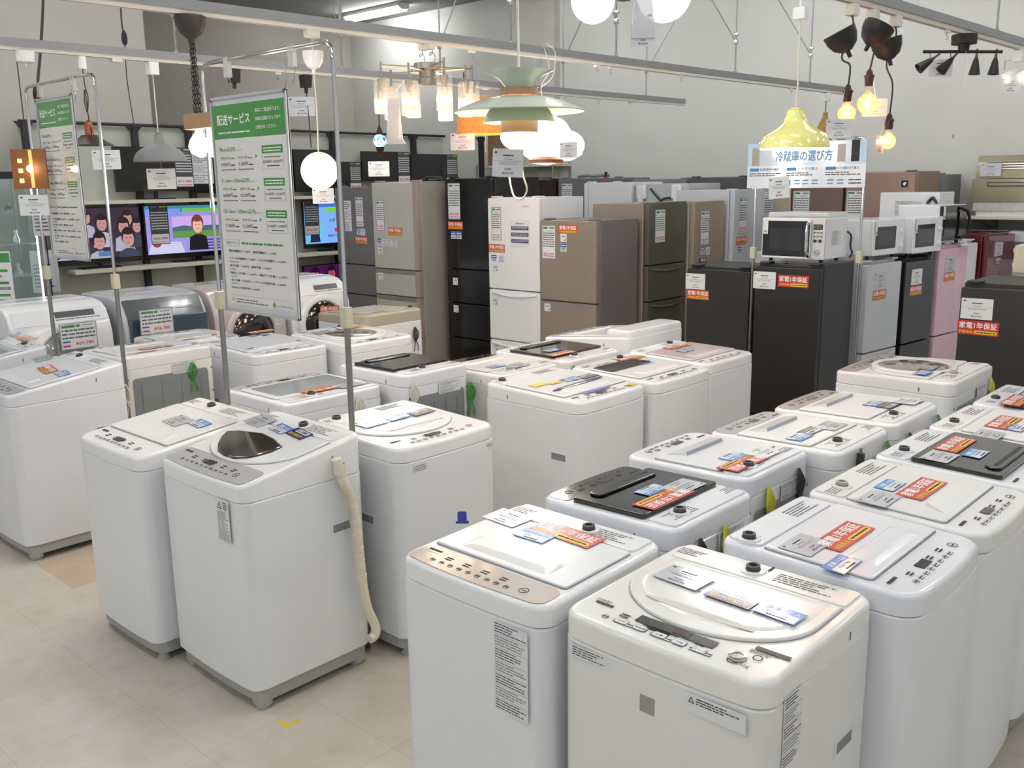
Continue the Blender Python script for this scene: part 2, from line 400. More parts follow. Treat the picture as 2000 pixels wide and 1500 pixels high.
def cord_bundle(root, name, mt, x, y, z, s=1.0, plug=False):
    mb = MB()
    for k in range(3):
        a = (k-1)*.012
        mb.tube([(x+a*.3, y, z), (x+a-.014*s, y+.012, z-.05*s), (x+a*.4, y+.006, z-.095*s), (x+a+.016*s, y+.012, z-.05*s), (x+a*.3, y, z)], .0035, mt, 6, 4)
    for k in range(2):
        a = (k-.5)*.03
        mb.tube([(x, y+.005, z-.09*s), (x+a, y+.012, z-.13*s), (x+a*1.3, y+.006, z-.17*s)], .0035, mt, 6, 3)
    mb.cyl(x, y+.006, z-.1*s, z-.088*s, .011, mt)
    if plug:
        mb.rb(x-.013, x+.013, y, y+.024, z-.005, z+.035, mt, .006, .004)
        for k in (-.006, .006): mb.box(x+k-.001, x+k+.001, y+.008, y+.014, z+.035, z+.052, STEEL)
    return mb.build(name, root)
def washer(fp, face, label, hf=.88, hb=.90, seam=None, body=WHT, cover=WHT2, lid='flat', lidm=None, panel=None, pw=.1, ext=(), base='skirt',
           valve=.12, cords=(), bow=.012, back=False, holes='', name='washing_machine', r=.045, knob=False, console=True, rot=0, brand=None):
    w, d, loc = footprint(*fp, face); root = thing(name, label, 'washing machine', loc, FACE[face]+rot)
    seam = seam or hf-.06; al = math.atan((hb-hf)/d); lidm = lidm or cover
    def topz(y): return hf+(hb-hf)*y/d
    # base and feet
    b = MB(); b.rb(-w/2+.012, w/2-.012, .02, d-.015, .035, .1, GREYB, r, .004, bow=bow); b.build('base', root)
    for sx in (-1, 1):
        for y in (.05, d-.05):
            f = MB(); x = sx*(w/2-.05)
            f.lathe([(.02, .036), (.02, .014), (.026, .012), (.026, 0)], GREYB, 16, (x, y, 0), cap=True)
            if base == 'legs': f.rb(x-.035, x+.035, y-.03, y+.03, .012, .08, GREYB, .02, .006)
            f.build('foot', root)
    # body shell
    b = MB(); n = 6
    def lp(k, z): return [(x, y, z) for x, y in rr(-w/2+k, w/2-k, k, d-k, r, n, bow)]
    b.loft([lp(.008, .085), lp(0, .09), lp(0, seam-.004), lp(.004, seam)], body)
    b.build('body', root)
    # top cover: vertical skirt that rolls over into the sloping top
    c = MB(); L = []
    pts = rr(-w/2, w/2, 0, d, r+.004, n, bow)
    def cl(k, fz): return [(x, y, fz(y)) for x, y in rr(-w/2+k, w/2-k, k, d-k, r+.004-k*.4, n, bow)]
    L = [cl(.005, lambda y: seam), cl(.0, lambda y: seam+.004)]
    e = .015
    for a in (0, 30, 60, 90): L.append(cl(e*(1-math.cos(R(a))), lambda y, a=a: topz(y)-e*(1-math.sin(R(a)))))
    c.loft(L, cover); c.build('top_cover', root)
    TT = Matrix.Translation((0, 0, hf+.0002)) @ Matrix.Rotation(al, 4, 'X')
    def flat(name, mb, lab=None):
        o = mb.build(name, root, (0, 0, hf+.0002), (al, 0, 0))
        if lab: o['label'] = lab
        return o
        # control panel
    p0, p1 = .018, pw
    m = MB()
    if panel:
        pts = [(x, y) for x, y in rr(-w/2+.02, w/2-.02, .012, p1, .03, 5, bow)]
        m.loft([[(x, y, 0) for x, y in pts], [(x*.998, y, .0015) for x, y in pts]], panel)
    z = .0016
    m.bars(-w*.42, -w*.42+.05, p1*.72, p1*.84, z, INK, 1, .8, 3, full=True)
    m.rect(-.06, .0, p1*.45, p1*.72, z, BLACK) if lid != 'touch' else None
    xs = [-w*.3+i*.034 for i in range(int(w*.6/.034))]
    for i, x in enumerate(xs):
        if panel is CHAMP or i % 3 == 0: m.ring(x, p1*.32, .0085, .0012, z, INKL, 14)
        else: m.rect(x-.01, x+.01, p1*.26, p1*.38, z, INKL, .0003); m.rect(x-.009, x+.009, p1*.27, p1*.37, z+.0002, panel or cover, .0003)
        m.bars(x-.009, x+.009, p1*.3, p1*.35, z+.0005, INK, 1, .7, i, full=True)
        if i % 2: m.bars(x-.012, x+.012, p1*.5, p1*.7, z+.0004, INK, 2, .5, i+7, full=True)
    m.ring(w*.3, p1*.45, .014, .002, z, INK, 20); m.bars(w*.3-.007, w*.3+.007, p1*.42, p1*.48, z, INK, 1, .6, 3, full=True)
    if brand: m.text(brand, -w*.42, p1*.6, z, INK, h=.009)
    flat('control_panel', m)
    # lid
    l0, l1 = p1+.012, d-.125
    lm = MB(); s = MB()
    if lid in ('flat', 'touch', 'ridge', 'dark', 'clear'):
        x0, x1 = -w/2+.028, w/2-.028
        s.rb(x0-.0025, x1+.0025, l0-.0025, l1+.0025, 0, .0014, GROOVE, .014, .0003)
        hh = .009 if lid != 'dark' else .016
        lm.rb(x0, x1, l0, l1, 0, hh, lidm, .012, .004)
        if lid in ('flat', 'touch'):
            lm.loft([[(x, y, z) for x, y in rr(-w*.3, w*.3, l0+.02, l0+.1, .01)] for z in (hh,)] + [[(x, y, hh+.006) for x, y in rr(-w*.27, w*.27, l0+.045, l0+.092, .02)]], lidm, c0=False)
        if lid == 'ridge':
            u0, u1, a_, b_ = -w*.33, w*.33, l0+.02, l0+.085           # grip wedge rising to a short upright face
            lm.add([(u0, a_, hh), (u1, a_, hh), (u1-.03, b_, hh+.013), (u0+.03, b_, hh+.013), (u0+.03, b_+.003, hh), (u1-.03, b_+.003, hh)], [(0, 1, 2, 3), (0, 3, 4), (1, 5, 2)], lidm)
            lm.add([(u0+.03, b_, hh+.013), (u1-.03, b_, hh+.013), (u1-.03, b_+.003, hh), (u0+.03, b_+.003, hh)], [(0, 1, 2, 3)], mat('grip_face_shade', (168, 174, 186), .4, var=.02))  # upright face coloured grey-blue for the shading inside the grip pocket
        if lid == 'dark':
            lm.rb(-w*.34, w*.34, l0+.02, l0+.075, hh-.001, hh+.008, BLACK, .024, .006)
            lm.rb(-w*.3, w*.3, l0+.034, l0+.05, hh+.004, hh+.0085, mat('grip_shadowline', (8, 8, 9), .5, var=.05), .007, .001)
        if lid == 'clear':
            lm.rb(x0+.03, x1-.03, l0+.03, l1-.02, hh-.001, hh+.002, mat('smoked_window', (176, 184, 192), .08, coat=1, var=.05), .02, .001)
    else:
        cy = (l0+l1)/2+.02; a, b_ = w/2-.032, (l1-l0)/2+.012
        def dsh(k):                                              # rounded front, straight back
            P = [((a-k)*math.cos(R(t)), cy-.0+(b_+.03-k)*math.sin(R(t))) for t in range(180, 361, 9)]
            return P + [(a-k, l1-k+.0), (-(a-k), l1-k)]
        s.loft([[(x, y, z) for x, y in dsh(-.0025)] for z in (0, .0015)], GROOVE)
        lm.loft([[(x, y, z) for x, y in dsh(k)] for k, z in ((0, 0), (0, .005), (.0015, .0075), (.004, .009))], lidm)
        if lid == 'round':
            lm.loft([[(x*.95, cy+.012+(y-cy)*.92, z) for x, y in dsh(k)] for k, z in ((.012, .0088), (.02, .0105), (.035, .0115))], lidm, c0=False)
            lm.ell(0, cy-.115, w*.27, .014, .0114, mat('lid_hollow', (205, 203, 198), .35, var=.02), .0004)
        if lid == 'window':
            pts = []
            for px, py in ((425, 872), (427, 860), (434, 851), (446, 844), (470, 845), (518, 853), (540, 863), (556, 876), (535, 882), (507, 886), (480, 888), (455, 886), (437, 880)):
                Q = uz(px, py, .915)-Vector(loc); pts.append((Q.x, Q.y))
            mx, my = sum(p[0] for p in pts)/13, sum(p[1] for p in pts)/13
            lm.loft([[(mx+(x-mx)*(1-k), my+(y-my)*(1-k), z) for x, y in pts] for k, z in ((0, .008), (.03, .012), (.12, .015))], BRONZ)
        if lid == 'disc':
            lm.lathe([(.0, .0185), (.11, .0175), (.16, .012), (.168, .009)], mat('bronze_dome', (130, 112, 92), .1, coat=1, var=.1), 40, (0, cy-.02, 0))
            lm.lathe([(.2, .009), (.195, .0125), (.17, .0125), (.168, .009)], lidm, 40, (0, cy-.02, 0))
    lo = flat('lid', lm, 'black lid' if lidm in (BLACK, DKBR) else None)
    s.build('lid_seam', lo)
    # rear console with inlet
    k = MB()
    if console: k.rb(-w/2+.03, w/2-.03, l1+.01, d-.018, -.002, .006, cover, .014, .003)
    k.bars(w*.08, w*.42, l1+.03, d-.04, .0066, INKL, 5, .45, 5)
    k.bars(-w*.44, -w*.26, l1+.035, d-.05, .0066, INKL, 4, .4, 6)
    flat('rear_console', k)
    v = MB(); vx = valve*-1
    v.lathe([(.034, .0), (.032, .01), (.02, .0105), (.02, .008)], cover, 24, (vx, d-.07, 0))
    v.lathe([(.0165, .004), (.0165, .014), (.018, .015), (.018, .022), (.011, .023), (.011, .012)], GREYB if cover is WARM else mat('inlet_dark', (74, 72, 70), .5, var=.08), 20, (vx, d-.07, 0))
    flat('water_inlet', v)
    # handle openings in the sides and the little latch marks
    for q in holes:
        gy, gz = d*.62+.04, hf-.31
        if isinstance(q, tuple):
            q, px, py = q; sg = 1 if q == 'R' else -1; cz = FACE[face]
            if face == 'S': Q = ux(px, py, loc[0]+sg*w/2); gy = Q.y-loc[1]
            else: Q = uy(px, py, loc[1]-w/2); gy = loc[0]-Q.x
            gz = Q.z
        hm = MB(); sx = 1 if q == 'R' else -1; X = sx*(w/2)
        y0, y1 = gy-.0425, gy+.0425; z0, z1 = gz-.016, gz+.016
        hm.box(X-.001 if sx > 0 else X-.003, X+.003 if sx > 0 else X+.001, y0-.008, y1+.008, z1, z1+.007, body)
        hm.box(X-.001 if sx > 0 else X-.003, X+.003 if sx > 0 else X+.001, y0-.008, y1+.008, z0-.006, z0, body)
        for yy in (y0-.008, y1): hm.box(X-.001 if sx > 0 else X-.003, X+.003 if sx > 0 else X+.001, yy, yy+.008, z0, z1, body)
        hm.box(X-.0005 if sx > 0 else X-.0008, X+.0008 if sx > 0 else X+.0005, y0, y1, z0, z1, mat('grip_hole_shade', (136, 138, 142), .6, var=.05))  # flat grey slab, painted shade of the handle hole, no real recess
        hm.build('grip_opening', root)
    mk = MB()
    for sx in (-1, 1):
        mk.box(sx*(w/2+.0004)-.0006, sx*(w/2+.0004)+.0006, d*.72, d*.72+.006, topz(d*.7)-.055, topz(d*.7)-.035, INKL)
    mk.build('side_latch', root)
    if back:
        k = MB(); X0, X1 = -w/2+.05, w/2-.05
        k.fb(X0, X1, .15, seam-.05, d, d+.006, GREYPANEL, .02, .002)
        for i in range(4):
            x = X0+.05+(X1-X0-.1)*i/3; k.box(x-.004, x+.004, d+.005, d+.009, .2, seam-.09, GREYPANEL)
        for z_ in (seam-.06, seam-.2, .3):
            for x in (-w/2+.022, w/2-.022): k.box(x-.006, x+.006, d-.001, d+.001, z_, z_+.012, INKL)
        k.build('back_panel', root)
        wall_card(root, 'rating_label', data(.15, .06, 3), 'B', -w*.15, seam-.03, w, d, off=.0075)
    for cn, mt, x, z_, pl in cords: cord_bundle(root, cn, mt, x, d+.008, min(z_+.055, hf-.03), 1.05, pl)
    # cards lying on the top: (kind, mesh, u, v, turn, height)
    for nm, me, u, vv, ph, *hh in ext:
        if u > 3:                                                # given as the picture point the card covers
            q = uz(u, vv, (hf+hb)/2+.01) - Vector(loc); a_ = FACE[face]+rot
            u, vv = q.x*math.cos(a_)+q.y*math.sin(a_), -q.x*math.sin(a_)+q.y*math.cos(a_)
        h_ = hh[0] if hh else .0185 if lid == 'dark' else .016 if lid in ('round', 'window', 'disc') else .0115
        o = link(nm, me, root); o.matrix_local = TT @ Matrix.Translation((u, vv, h_)) @ Matrix.Rotation(R(ph), 4, 'Z')
    root['w'] = w; root['d'] = d
    return root
PC, WS, CC, GC = 'price_card', 'warranty_sticker', 'capacity_card', 'guarantee_card'
c12, c34, c23 = cap('洗濯 1~2人', '4.2kg~5.5kg'), cap('洗濯 3~4人', '6.0kg~7.0kg'), cap('洗濯 2~3人', '5.5kg~6.0kg')

# island one, front end
pa = washer((-1.90, -1.365, 1.565, 2.085), 'S', 'white washer with champagne control panel at the near aisle end, beside the grey-square washer', .87, .885, lid='touch', panel=CHAMP, pw=.105, cover=WHT2,
       ext=((PC, price(3), 992, 1014, -3), (WS, warranty(), 1107, 1046, -3), (CC, c34, 1043, 1048, 2)), brand='Panasonic', valve=-.05)
q = uy(997, 1312, 1.553); wall_card(pa, 'caution_label', data(.115, .245, 7), 'F', q.x+1.6325, q.z, label='tall white caution label', off=.0105)
q = uz(903, 1024, .87); m = MB(); m.fb(-.014, .014, -.016, .016, -.003, .003, mat('clip_blue', (40, 50, 150), .3, coat=.5), .006, .002); m.fb(-.02, .02, -.022, -.014, -.003, .003, MATS['clip_blue'], .003, .001); m.build('price_clip', pa, (q.x+1.6325, q.y-1.565, .895), (0, 0, YAW))
sh = washer((-1.335, -.79, 1.59, 2.13), 'S', 'white washer with D-shaped lid, small grey square on its front and SIMPLE lettering', .875, .885, lid='round', seam=.812, cover=mat('soft_white_plastic', (236, 236, 232), .2, coat=.35, var=.01), body=mat('soft_white_enamel', (229, 229, 227), .32, coat=.25, var=.01), panel=None, pw=.11,
       ext=((PC, price(1), 1336, 1132, -3), (GC, navy(), 1430, 1172, -2), (CC, c12, 1521, 1202, -3)), valve=.02, holes=(('R', 1647, 1448),))
m = MB(); m.text('SIMPLE & COMPACT', 0, .262, .0122, INKL, h=.009, w=.26, al='c'); m.text('SHARP', -.235, .095, .0018, INK, h=.010); m.text('4.5kg', .17, .035, .0018, INKL, h=.015)
m.rect(-.1, .105, .062, .094, .0018, mat('display_strip', (62, 60, 60), .2, coat=.6, var=.05)); m.rect(.0, .04, .067, .09, .0026, mat('display_red', (60, 28, 24), .2, var=.05))
for i, t in enumerate(('予約', '風乾燥', '水量', '予約', 'コース')):
    x = -.12+i*.052; m.rb(x-.017, x+.017, .028, .05, .0016, .0024, INKL, .004, .0002); m.rb(x-.0158, x+.0158, .0292, .0488, .002, .0027, WHT2, .004, .0002); m.text(t, x, .034, .0029, INK, h=.009, al='c')
m.lathe([(.021, .0018), (.020, .006), (.014, .0065), (.013, .0045), (.0, .0045)], CHROME, 28, (.165, .065, 0))
m.ring(.2, .088, .011, .002, .0018, INK, 22); m.rect(.175, .255, .12, .135, .0018, mat('sticker_strip', (100, 88, 84), .5, var=.1)); m.bars(.17, .255, .103, .118, .0018, INKL, 3, .5, 8)
m.rect(.01, .016, .49, .52, .0075, INK)
o = m.build('printed_marking', sh, (0, 0, .8755), (math.atan(.01/.54), 0, 0))
m = MB(); m.fb(-.02, .02, .67, .712, -.0006, 0, mat('silver_square', (165, 162, 158), .35, .4, var=.03), .001, .0002); q = uy(1264, 1377, 1.578); m.build('front_square', sh, (q.x+1.0625, -.012, q.z-.691))
wall_card(sh, 'notice_label', data(.12, .03, 1), 'F', uy(1153, 1284, 1.578).x+1.0625, uy(1153, 1284, 1.578).z, off=.0095)
wall_card(sh, 'caution_label', warn(.15, .045, 5), 'F', uy(1394, 1392, 1.578).x+1.0625, uy(1394, 1392, 1.578).z, off=.0115)
q = ux(1546, 1420, -.79); wall_card(sh, 'rating_label', data(.085, .17, 5), 'R', q.y-1.59, q.z, w=.545)

# island one, right-hand row, fronts to the right
R1 = (('white washer in the right row, directly behind the D-lid washer', 'flat', None, None, COOL,
       ((WS, warranty(), 1648, 1048, 0), (PC, price(3), 1572, 1066, 0), (CC, c12, 1643, 1102, 0))),
      ('ivory-white washer with ridged lid and printed control panel, second in the right row', 'ridge', None, None, WARM,
       ((WS, warranty(), 1800, 955, 0), (PC, price(1), 1716, 975, 0), (CC, c12, 1738, 950, 0))),
      ('white washer with glossy black grip lid, third in the right row', 'dark', BLACK, None, COOL,
       ((WS, warranty(), 1865, 873, 0), (PC, price(5), 1835, 897, 0), (CC, c12, 1905, 890, 0))),
      ('white washer with lilac-white lid cards, fourth in the right row', 'flat', None, None, WHT2,
       ((WS, warranty(), 1960, 826, 0), (PC, price(5), 1930, 850, 0), (CC, c12, 1985, 836, 0))),
      ('white washer with dark lid edge at the far end of the right row', 'dark', DKBR, None, COOL,
       ((WS, warranty(), 1985, 787, 0), (CC, c23, 2010, 775, 0))))
ys = (2.135, 2.655, 3.175, 3.70, 4.23)
for i, (lab, lid, lm, pn, cv, ex) in enumerate(R1):
    ro = washer((-1.235, -.705, ys[i], ys[i]+.50), 'E', lab, .90, .915, lid=lid, lidm=lm, panel=pn, cover=cv, ext=ex, bow=.018, holes='L' if i == 0 else '', valve=.13 if i else .2, r=.05)
# island one, left-hand row, backs to the right
L1 = (('white washer with black lid and panel, right behind the champagne-panel washer', 'dark', BLACK, BLACK, COOL, (2.115, 2.58), (-1.86, -1.355), .90,
       ((WS, warranty(), 1297, 979, 0), (CC, c12, 1273, 962, 0), (PC, price(1), 1335, 955, 0)), (('earth_cord', CORDY, -.03, .80, False), ('power_cord', CORDK, -.19+.3, .80, False))),
      ('pale blue-white washer with upside-down warranty sticker, second in the left row', 'ridge', None, None, COOL, (2.66, 3.12), (-1.93, -1.43), .90,
       ((WS, warranty(), 1452, 906, 0), (CC, c34, 1433, 893, 0), (PC, price(2), 1492, 885, 0)), (('earth_cord', CORDY, .1, .80, False), ('power_cord', CORDK, -.12, .82, False))),
      ('white washer with grey panel, third in the near left row, plug hanging behind', 'ridge', None, GREYP, WHT2, (3.135, 3.61), (-1.87, -1.33), .90,
       ((GC, navy(), 1584, 842, 0), (PC, price(3), 1622, 833, 0), (CC, c34, 1562, 855, 0)), (('power_cord', CORDK, .1, .80, True), ('earth_cord', CORDG, -.18, .83, False))),
      ('white washer with taupe panel, fourth in the left row with green cord tied behind', 'ridge', None, mat('taupe_panel', (156, 146, 138), .4, coat=.3, var=.03), WHT2, (3.66, 4.16), (-1.87, -1.33), .90,
       ((GC, navy(), 1735, 793, 0), (PC, price(2), 1775, 785, 0), (CC, c34, 1708, 789, 0)), (('power_cord', CORDK, .12, .80, False), ('earth_cord', CORDG, -.2, .83, False))),
      ('deep white washer with bronze round lid, farthest in the near left row', 'disc', None, mat('taupe_panel', (156, 146, 138)), WARM, (4.42, 5.02), (-1.93, -1.36), .94,
       ((GC, navy(), 1815, 722, 0), (CC, c12, 1803, 731, 0)), (('earth_cord', CORDY, -.22, .84, False),)))
for lab, lid, lm, pn, cv, yy, xx, h, ex, cd_ in L1:
    washer((xx[0], xx[1], yy[0], yy[1]), 'W', lab, h, h+.01, lid=lid, lidm=lm, panel=pn, cover=cv, ext=ex, cords=cd_, back=True, valve=-.1)

# island two, front end
m2 = washer((-3.935, -3.385, 1.535, 2.11), 'S', 'slim white washer just left of the washer with the cream drain hose', .865, .93, lid='ridge', cover=WHT2, body=WHT, pw=.12,
       ext=((PC, price(1), 350, 823, -5), (CC, c12, 392, 830, -5)), valve=.05)
m3 = washer((-3.35, -2.765, 1.60, 2.13), 'S', 'white washer with bronze window lid, grey panel and cream drain hose', .865, .955, seam=.80, lid='window', panel=GREYP, cover=WHT2, pw=.12, base='legs', holes=(('R', 668, 1028),),
       ext=((PC, price(1), 512, 832, -6, .011), (CC, c12, 553, 847, -8, .011), (GC, navy(), 588, 857, -8, .011)), valve=-.02)
wall_card(m3, 'caution_label', warn(.082, .16, 9), 'F', uy(437, 1017, 1.588).x+3.0575, uy(437, 1017, 1.588).z, off=.0125, label='white caution label with triangle')
h = MB(); P = [(.29, .50, .84), (.30, .53, .80), (.305, .56, .70), (.315, .60, .50), (.32, .62, .30), (.34, .66, .14), (.37, .69, .09), (.385, .66, .075)]
o0 = Vector(m3.location); HP = [ux(px, py, X)-o0 for px, py, X in ((657, 896, -2.738), (668, 935, -2.735), (686, 975, -2.73), (697, 1040, -2.728), (705, 1120, -2.725), (717, 1185, -2.72), (733, 1222, -2.715), (732, 1240, -2.715), (722, 1248, -2.715))]
h.tube(HP, .019, HOSE, 12, 6)
for i in range(60):
    t = i/59*3; k_ = min(2, int(t)); q = HP[1+k_].lerp(HP[2+k_], t-k_); h.lathe([(.019, -.0018), (.0215, 0), (.019, .0018)], HOSE, 12, tuple(q))
h.lathe([(.022, -.02), (.022, .02)], HOSE, 12, tuple(HP[0].lerp(HP[1], .5))); h.lathe([(.02, -.03), (.023, -.028), (.023, 0), (.02, .002)], HOSE, 12, tuple(HP[4]))
h.build('drain_hose', m3)
m4 = washer((-3.24, -2.665, 2.215, 2.76), 'E', 'white washer facing right beside the hose washer, handle slot low on its side', .88, .90, lid='round', panel=None, cover=WHT2, holes=(('L', 717, 1012),), pw=.12, r=.05,
       ext=((PC, price(5), 725, 829, 4), (CC, c23, 775, 818, 4), (GC, navy(), 822, 808, 4)), valve=.18)
wall_card(m4, 'notice_label', data(.12, .03, 1), 'F', -.14, .79, off=.008); wall_card(m4, 'caution_label', warn(.11, .035, 4), 'F', .20, .79, off=.004)
m = MB(); m.rect(.12, .2, .47, .474, .008, NAVY); m.build('printed_line', m4, (0, 0, .8803))
# island two, right row
y1_ = washer((-3.18, -2.57, 3.20, 3.735), 'E', 'white washer with navy swoosh lid and yellow stickers, facing right in the middle row', .90, .915, lid='flat', panel=None, cover=WHT2, holes=(('L', 1091, 893),), r=.05,
       ext=((CC, c12, 1115, 741, 0), (GC, navy(), 1148, 735, 0)), valve=.2)
m = MB(); pts = [(-.2+.4*t/20, .215+.012*math.sin(t/20*6)) for t in range(21)]
m.poly([(-.21, .205), (-.1, .195), (.0, .19), (.12, .195), (.21, .235), (.1, .235), (-.05, .228), (-.15, .222)], .0095, NAVY, .004)
m.poly([(-.16, .208), (-.02, .2), (.08, .212), (-.04, .213)], .0137, WINK, .0004)
m.rect(-.12, .08, .08, .105, .002, mat('violet_strip', (112, 116, 176), .4, var=.03)); m.rect(-.2, -.1, .32, .37, .0098, YEL, .001); m.rect(-.1, -.02, .30, .33, .0098, YEL, .001); m.rect(.17, .23, .03, .06, .002, YEL)
m.build('lid_decor', y1_, (0, 0, .902), (math.atan(.015/.61), 0, 0))
y2_ = washer((-3.10, -2.545, 3.765, 4.30), 'E', 'white washer with orange sticker on a grey-black lid, second in the middle right row', .90, .912, lid='flat', lidm=WHT2, panel=None, cover=WHT2, r=.05,
       ext=((WS, warranty2(), 1232, 701, 0), (CC, c23, 1256, 709, 0), (PC, price(1), 1190, 714, 0)), valve=-.1)
m = MB(); m.rb(-.23, .12, .29, .42, .0, .003, mat('smoked_lid', (66, 68, 66), .1, coat=1, var=.05), .01, .001)
m.build('lid_window', y2_, (0, 0, .919))
PINK = mat('pinkish_lid', (236, 218, 224), .12, coat=.9, var=.03)
washer((-3.15, -2.60, 4.34, 4.86), 'E', 'white washer with pinkish glossy lid, farthest in the middle right row', .90, .912, lid='touch', lidm=PINK, panel=None, cover=WHT2, r=.05,
       ext=((WS, warranty2(), 1322, 678, 0), (CC, c12, 1338, 685, 0)), valve=-.1)
# island two, left row, backs to the right
washer((-4.12, -3.575, 2.33, 2.90), 'W', 'pale washer facing left with warranty sticker, directly behind the slim aisle-end washer', .90, .90, lid='clear', lidm=COOL, panel=GREYP, cover=COOL, body=COOL,
       ext=((WS, warranty2(), 625, 761, 0), (PC, price(3), 680, 752, 0)), cords=(('power_cord', CORDW, -.12, .83, False),), valve=-.1)
washer((-4.0, -3.44, 2.93, 3.37), 'W', 'blue-white washer with galvanised back plate, rating label and black-edged lid', .95, .955, lid='dark', lidm=BLACK, panel=None, cover=COOL, body=COOL, back=True,
       cords=(('power_cord', CORDW, .18, .86, False), ('earth_cord', CORDG, -.21, .80, False)), valve=-.05)
washer((-3.78, -3.24, 3.40, 3.87), 'W', 'narrow beige washer with brown-edged lid between back-to-back rows', .90, .905, lid='flat', lidm=WARM, panel=DKBR, cover=WARM, body=mat('aged_white_enamel', (206, 208, 202), .4, var=.03), back=True,
       ext=((CC, c12, 970, 716, 0), (PC, price(1), 1010, 714, 0)), cords=(('power_cord', CORDK, .17, .88, False),), valve=-.1)
washer((-3.80, -3.23, 3.91, 4.42), 'W', 'white washer with dark brown glass lid and orange sticker in the middle left row', .905, .905, lid='dark', lidm=DKBR, panel=None, cover=WHT2,
       ext=((WS, warranty2(), 1095, 693, 0), (CC, c34, 1078, 687, 0)), back=True, cords=(('earth_cord', CORDG, .2, .9, False),), valve=-.1)
k5 = washer((-3.92, -3.23, 4.50, 5.10), 'W', 'large bulky white washer with slotted vents at the far end of the middle left row', .90, .965, seam=.80, lid='flat', panel=GREYP, cover=WHT2, valve=-.1)
m = MB()
for i in range(5):
    for j in range(4): m.box(-.14+j*.014, -.133+j*.014, .694, .698, .80+i*.014, .808+i*.014, INKL)
m.rb(-.29, .29, .50, .685, .93, 1.0, WHT2, .03, .02); m.build('dryer_vent', k5)

# island three
m1 = washer((-5.48, -4.88, 1.60, 2.20), 'S', 'large white washer at the left picture edge with grey base and dusty front', .88, .965, lid='flat', panel=GREYP, cover=COOL, body=COOL, base='legs', holes=(('R', 205, 838),),
       ext=((WS, warranty2(), 95, 722, -10), (CC, c23, 124, 730, -10), (PC, price(3), 85, 705, -10)), valve=.1, cords=(('power_cord', CORDW, .25, .78, False),))
washer((-6.50, -5.88, 1.62, 2.19), 'S', 'white washer with clear glass lid, partly cut off behind the dusty-front washer', .88, .95, lid='clear', panel=None, cover=COOL, body=COOL,
       ext=((WS, warranty2(), 55, 672, 0), (CC, c23, 30, 663, 0)), valve=-.13)
bk = washer((-5.62, -5.06, 2.26, 2.82), 'W', 'washer turned away showing its grey ribbed back plate and tied green cord', .94, .955, lid='flat', cover=WARM, body=WARM, back=True, panel=None,
       ext=((WS, warranty2(), .0, .40, 0),), cords=(('earth_cord', CORDG, -.13, .82, False),), valve=.2)
washer((-6.20, -5.66, 2.85, 3.37), 'W', 'ivory washer squeezed between the ribbed-back washer and the blue-white one', .885, .89, lid='flat', cover=WARM, body=WARM, back=True,
       cords=(('earth_cord', CORDG, -.2, .86, False),), valve=.1)
w3_ = washer((-5.42, -4.80, 2.93, 3.47), 'E', 'pale blue-white washer facing right behind the sign stand, black swoosh on its lid', .90, .915, lid='flat', cover=COOL, body=COOL, holes=(('L', 422, 783),), r=.05,
       ext=((WS, warranty2(), 512, 650, 0), (CC, c12, 508, 656, 0), (PC, price(3), 445, 660, 0)), valve=-.1)
m = MB(); m.poly([(-.2, .185), (-.05, .17), (.1, .178), (.2, .2), (.1, .195), (-.05, .19)], .0098, BLACK, .004)
m.build('lid_decor', w3_, (0, 0, .903))
washer((-5.30, -4.66, 3.50, 4.06), 'E', 'white washer with round bronze lid window below the sign stand pole', .90, .915, lid='disc', cover=WHT2, r=.05,
       ext=((PC, price(5), -.14, .44, 0), (WS, warranty2(), .1, .46, 4)), valve=-.1)
tn = washer((-5.75, -5.15, 4.05, 4.58), 'W', 'washer with tan top seen from behind, coiled grey cord, in front of the beige refrigerator', .96, .985, lid='ridge', lidm=mat('tan_plastic', (176, 168, 150), .4, coat=.2, var=.03), cover=mat('tan_plastic', (176, 168, 150)), body=WARM,
       seam=.90, cords=(('power_cord', CORDK, -.17, .80, False),), valve=.2)
m = MB(); m.fb(-.2, .12, .3, .55, .60, .604, GREYPANEL, .01, .001); m.build('back_panel', tn)

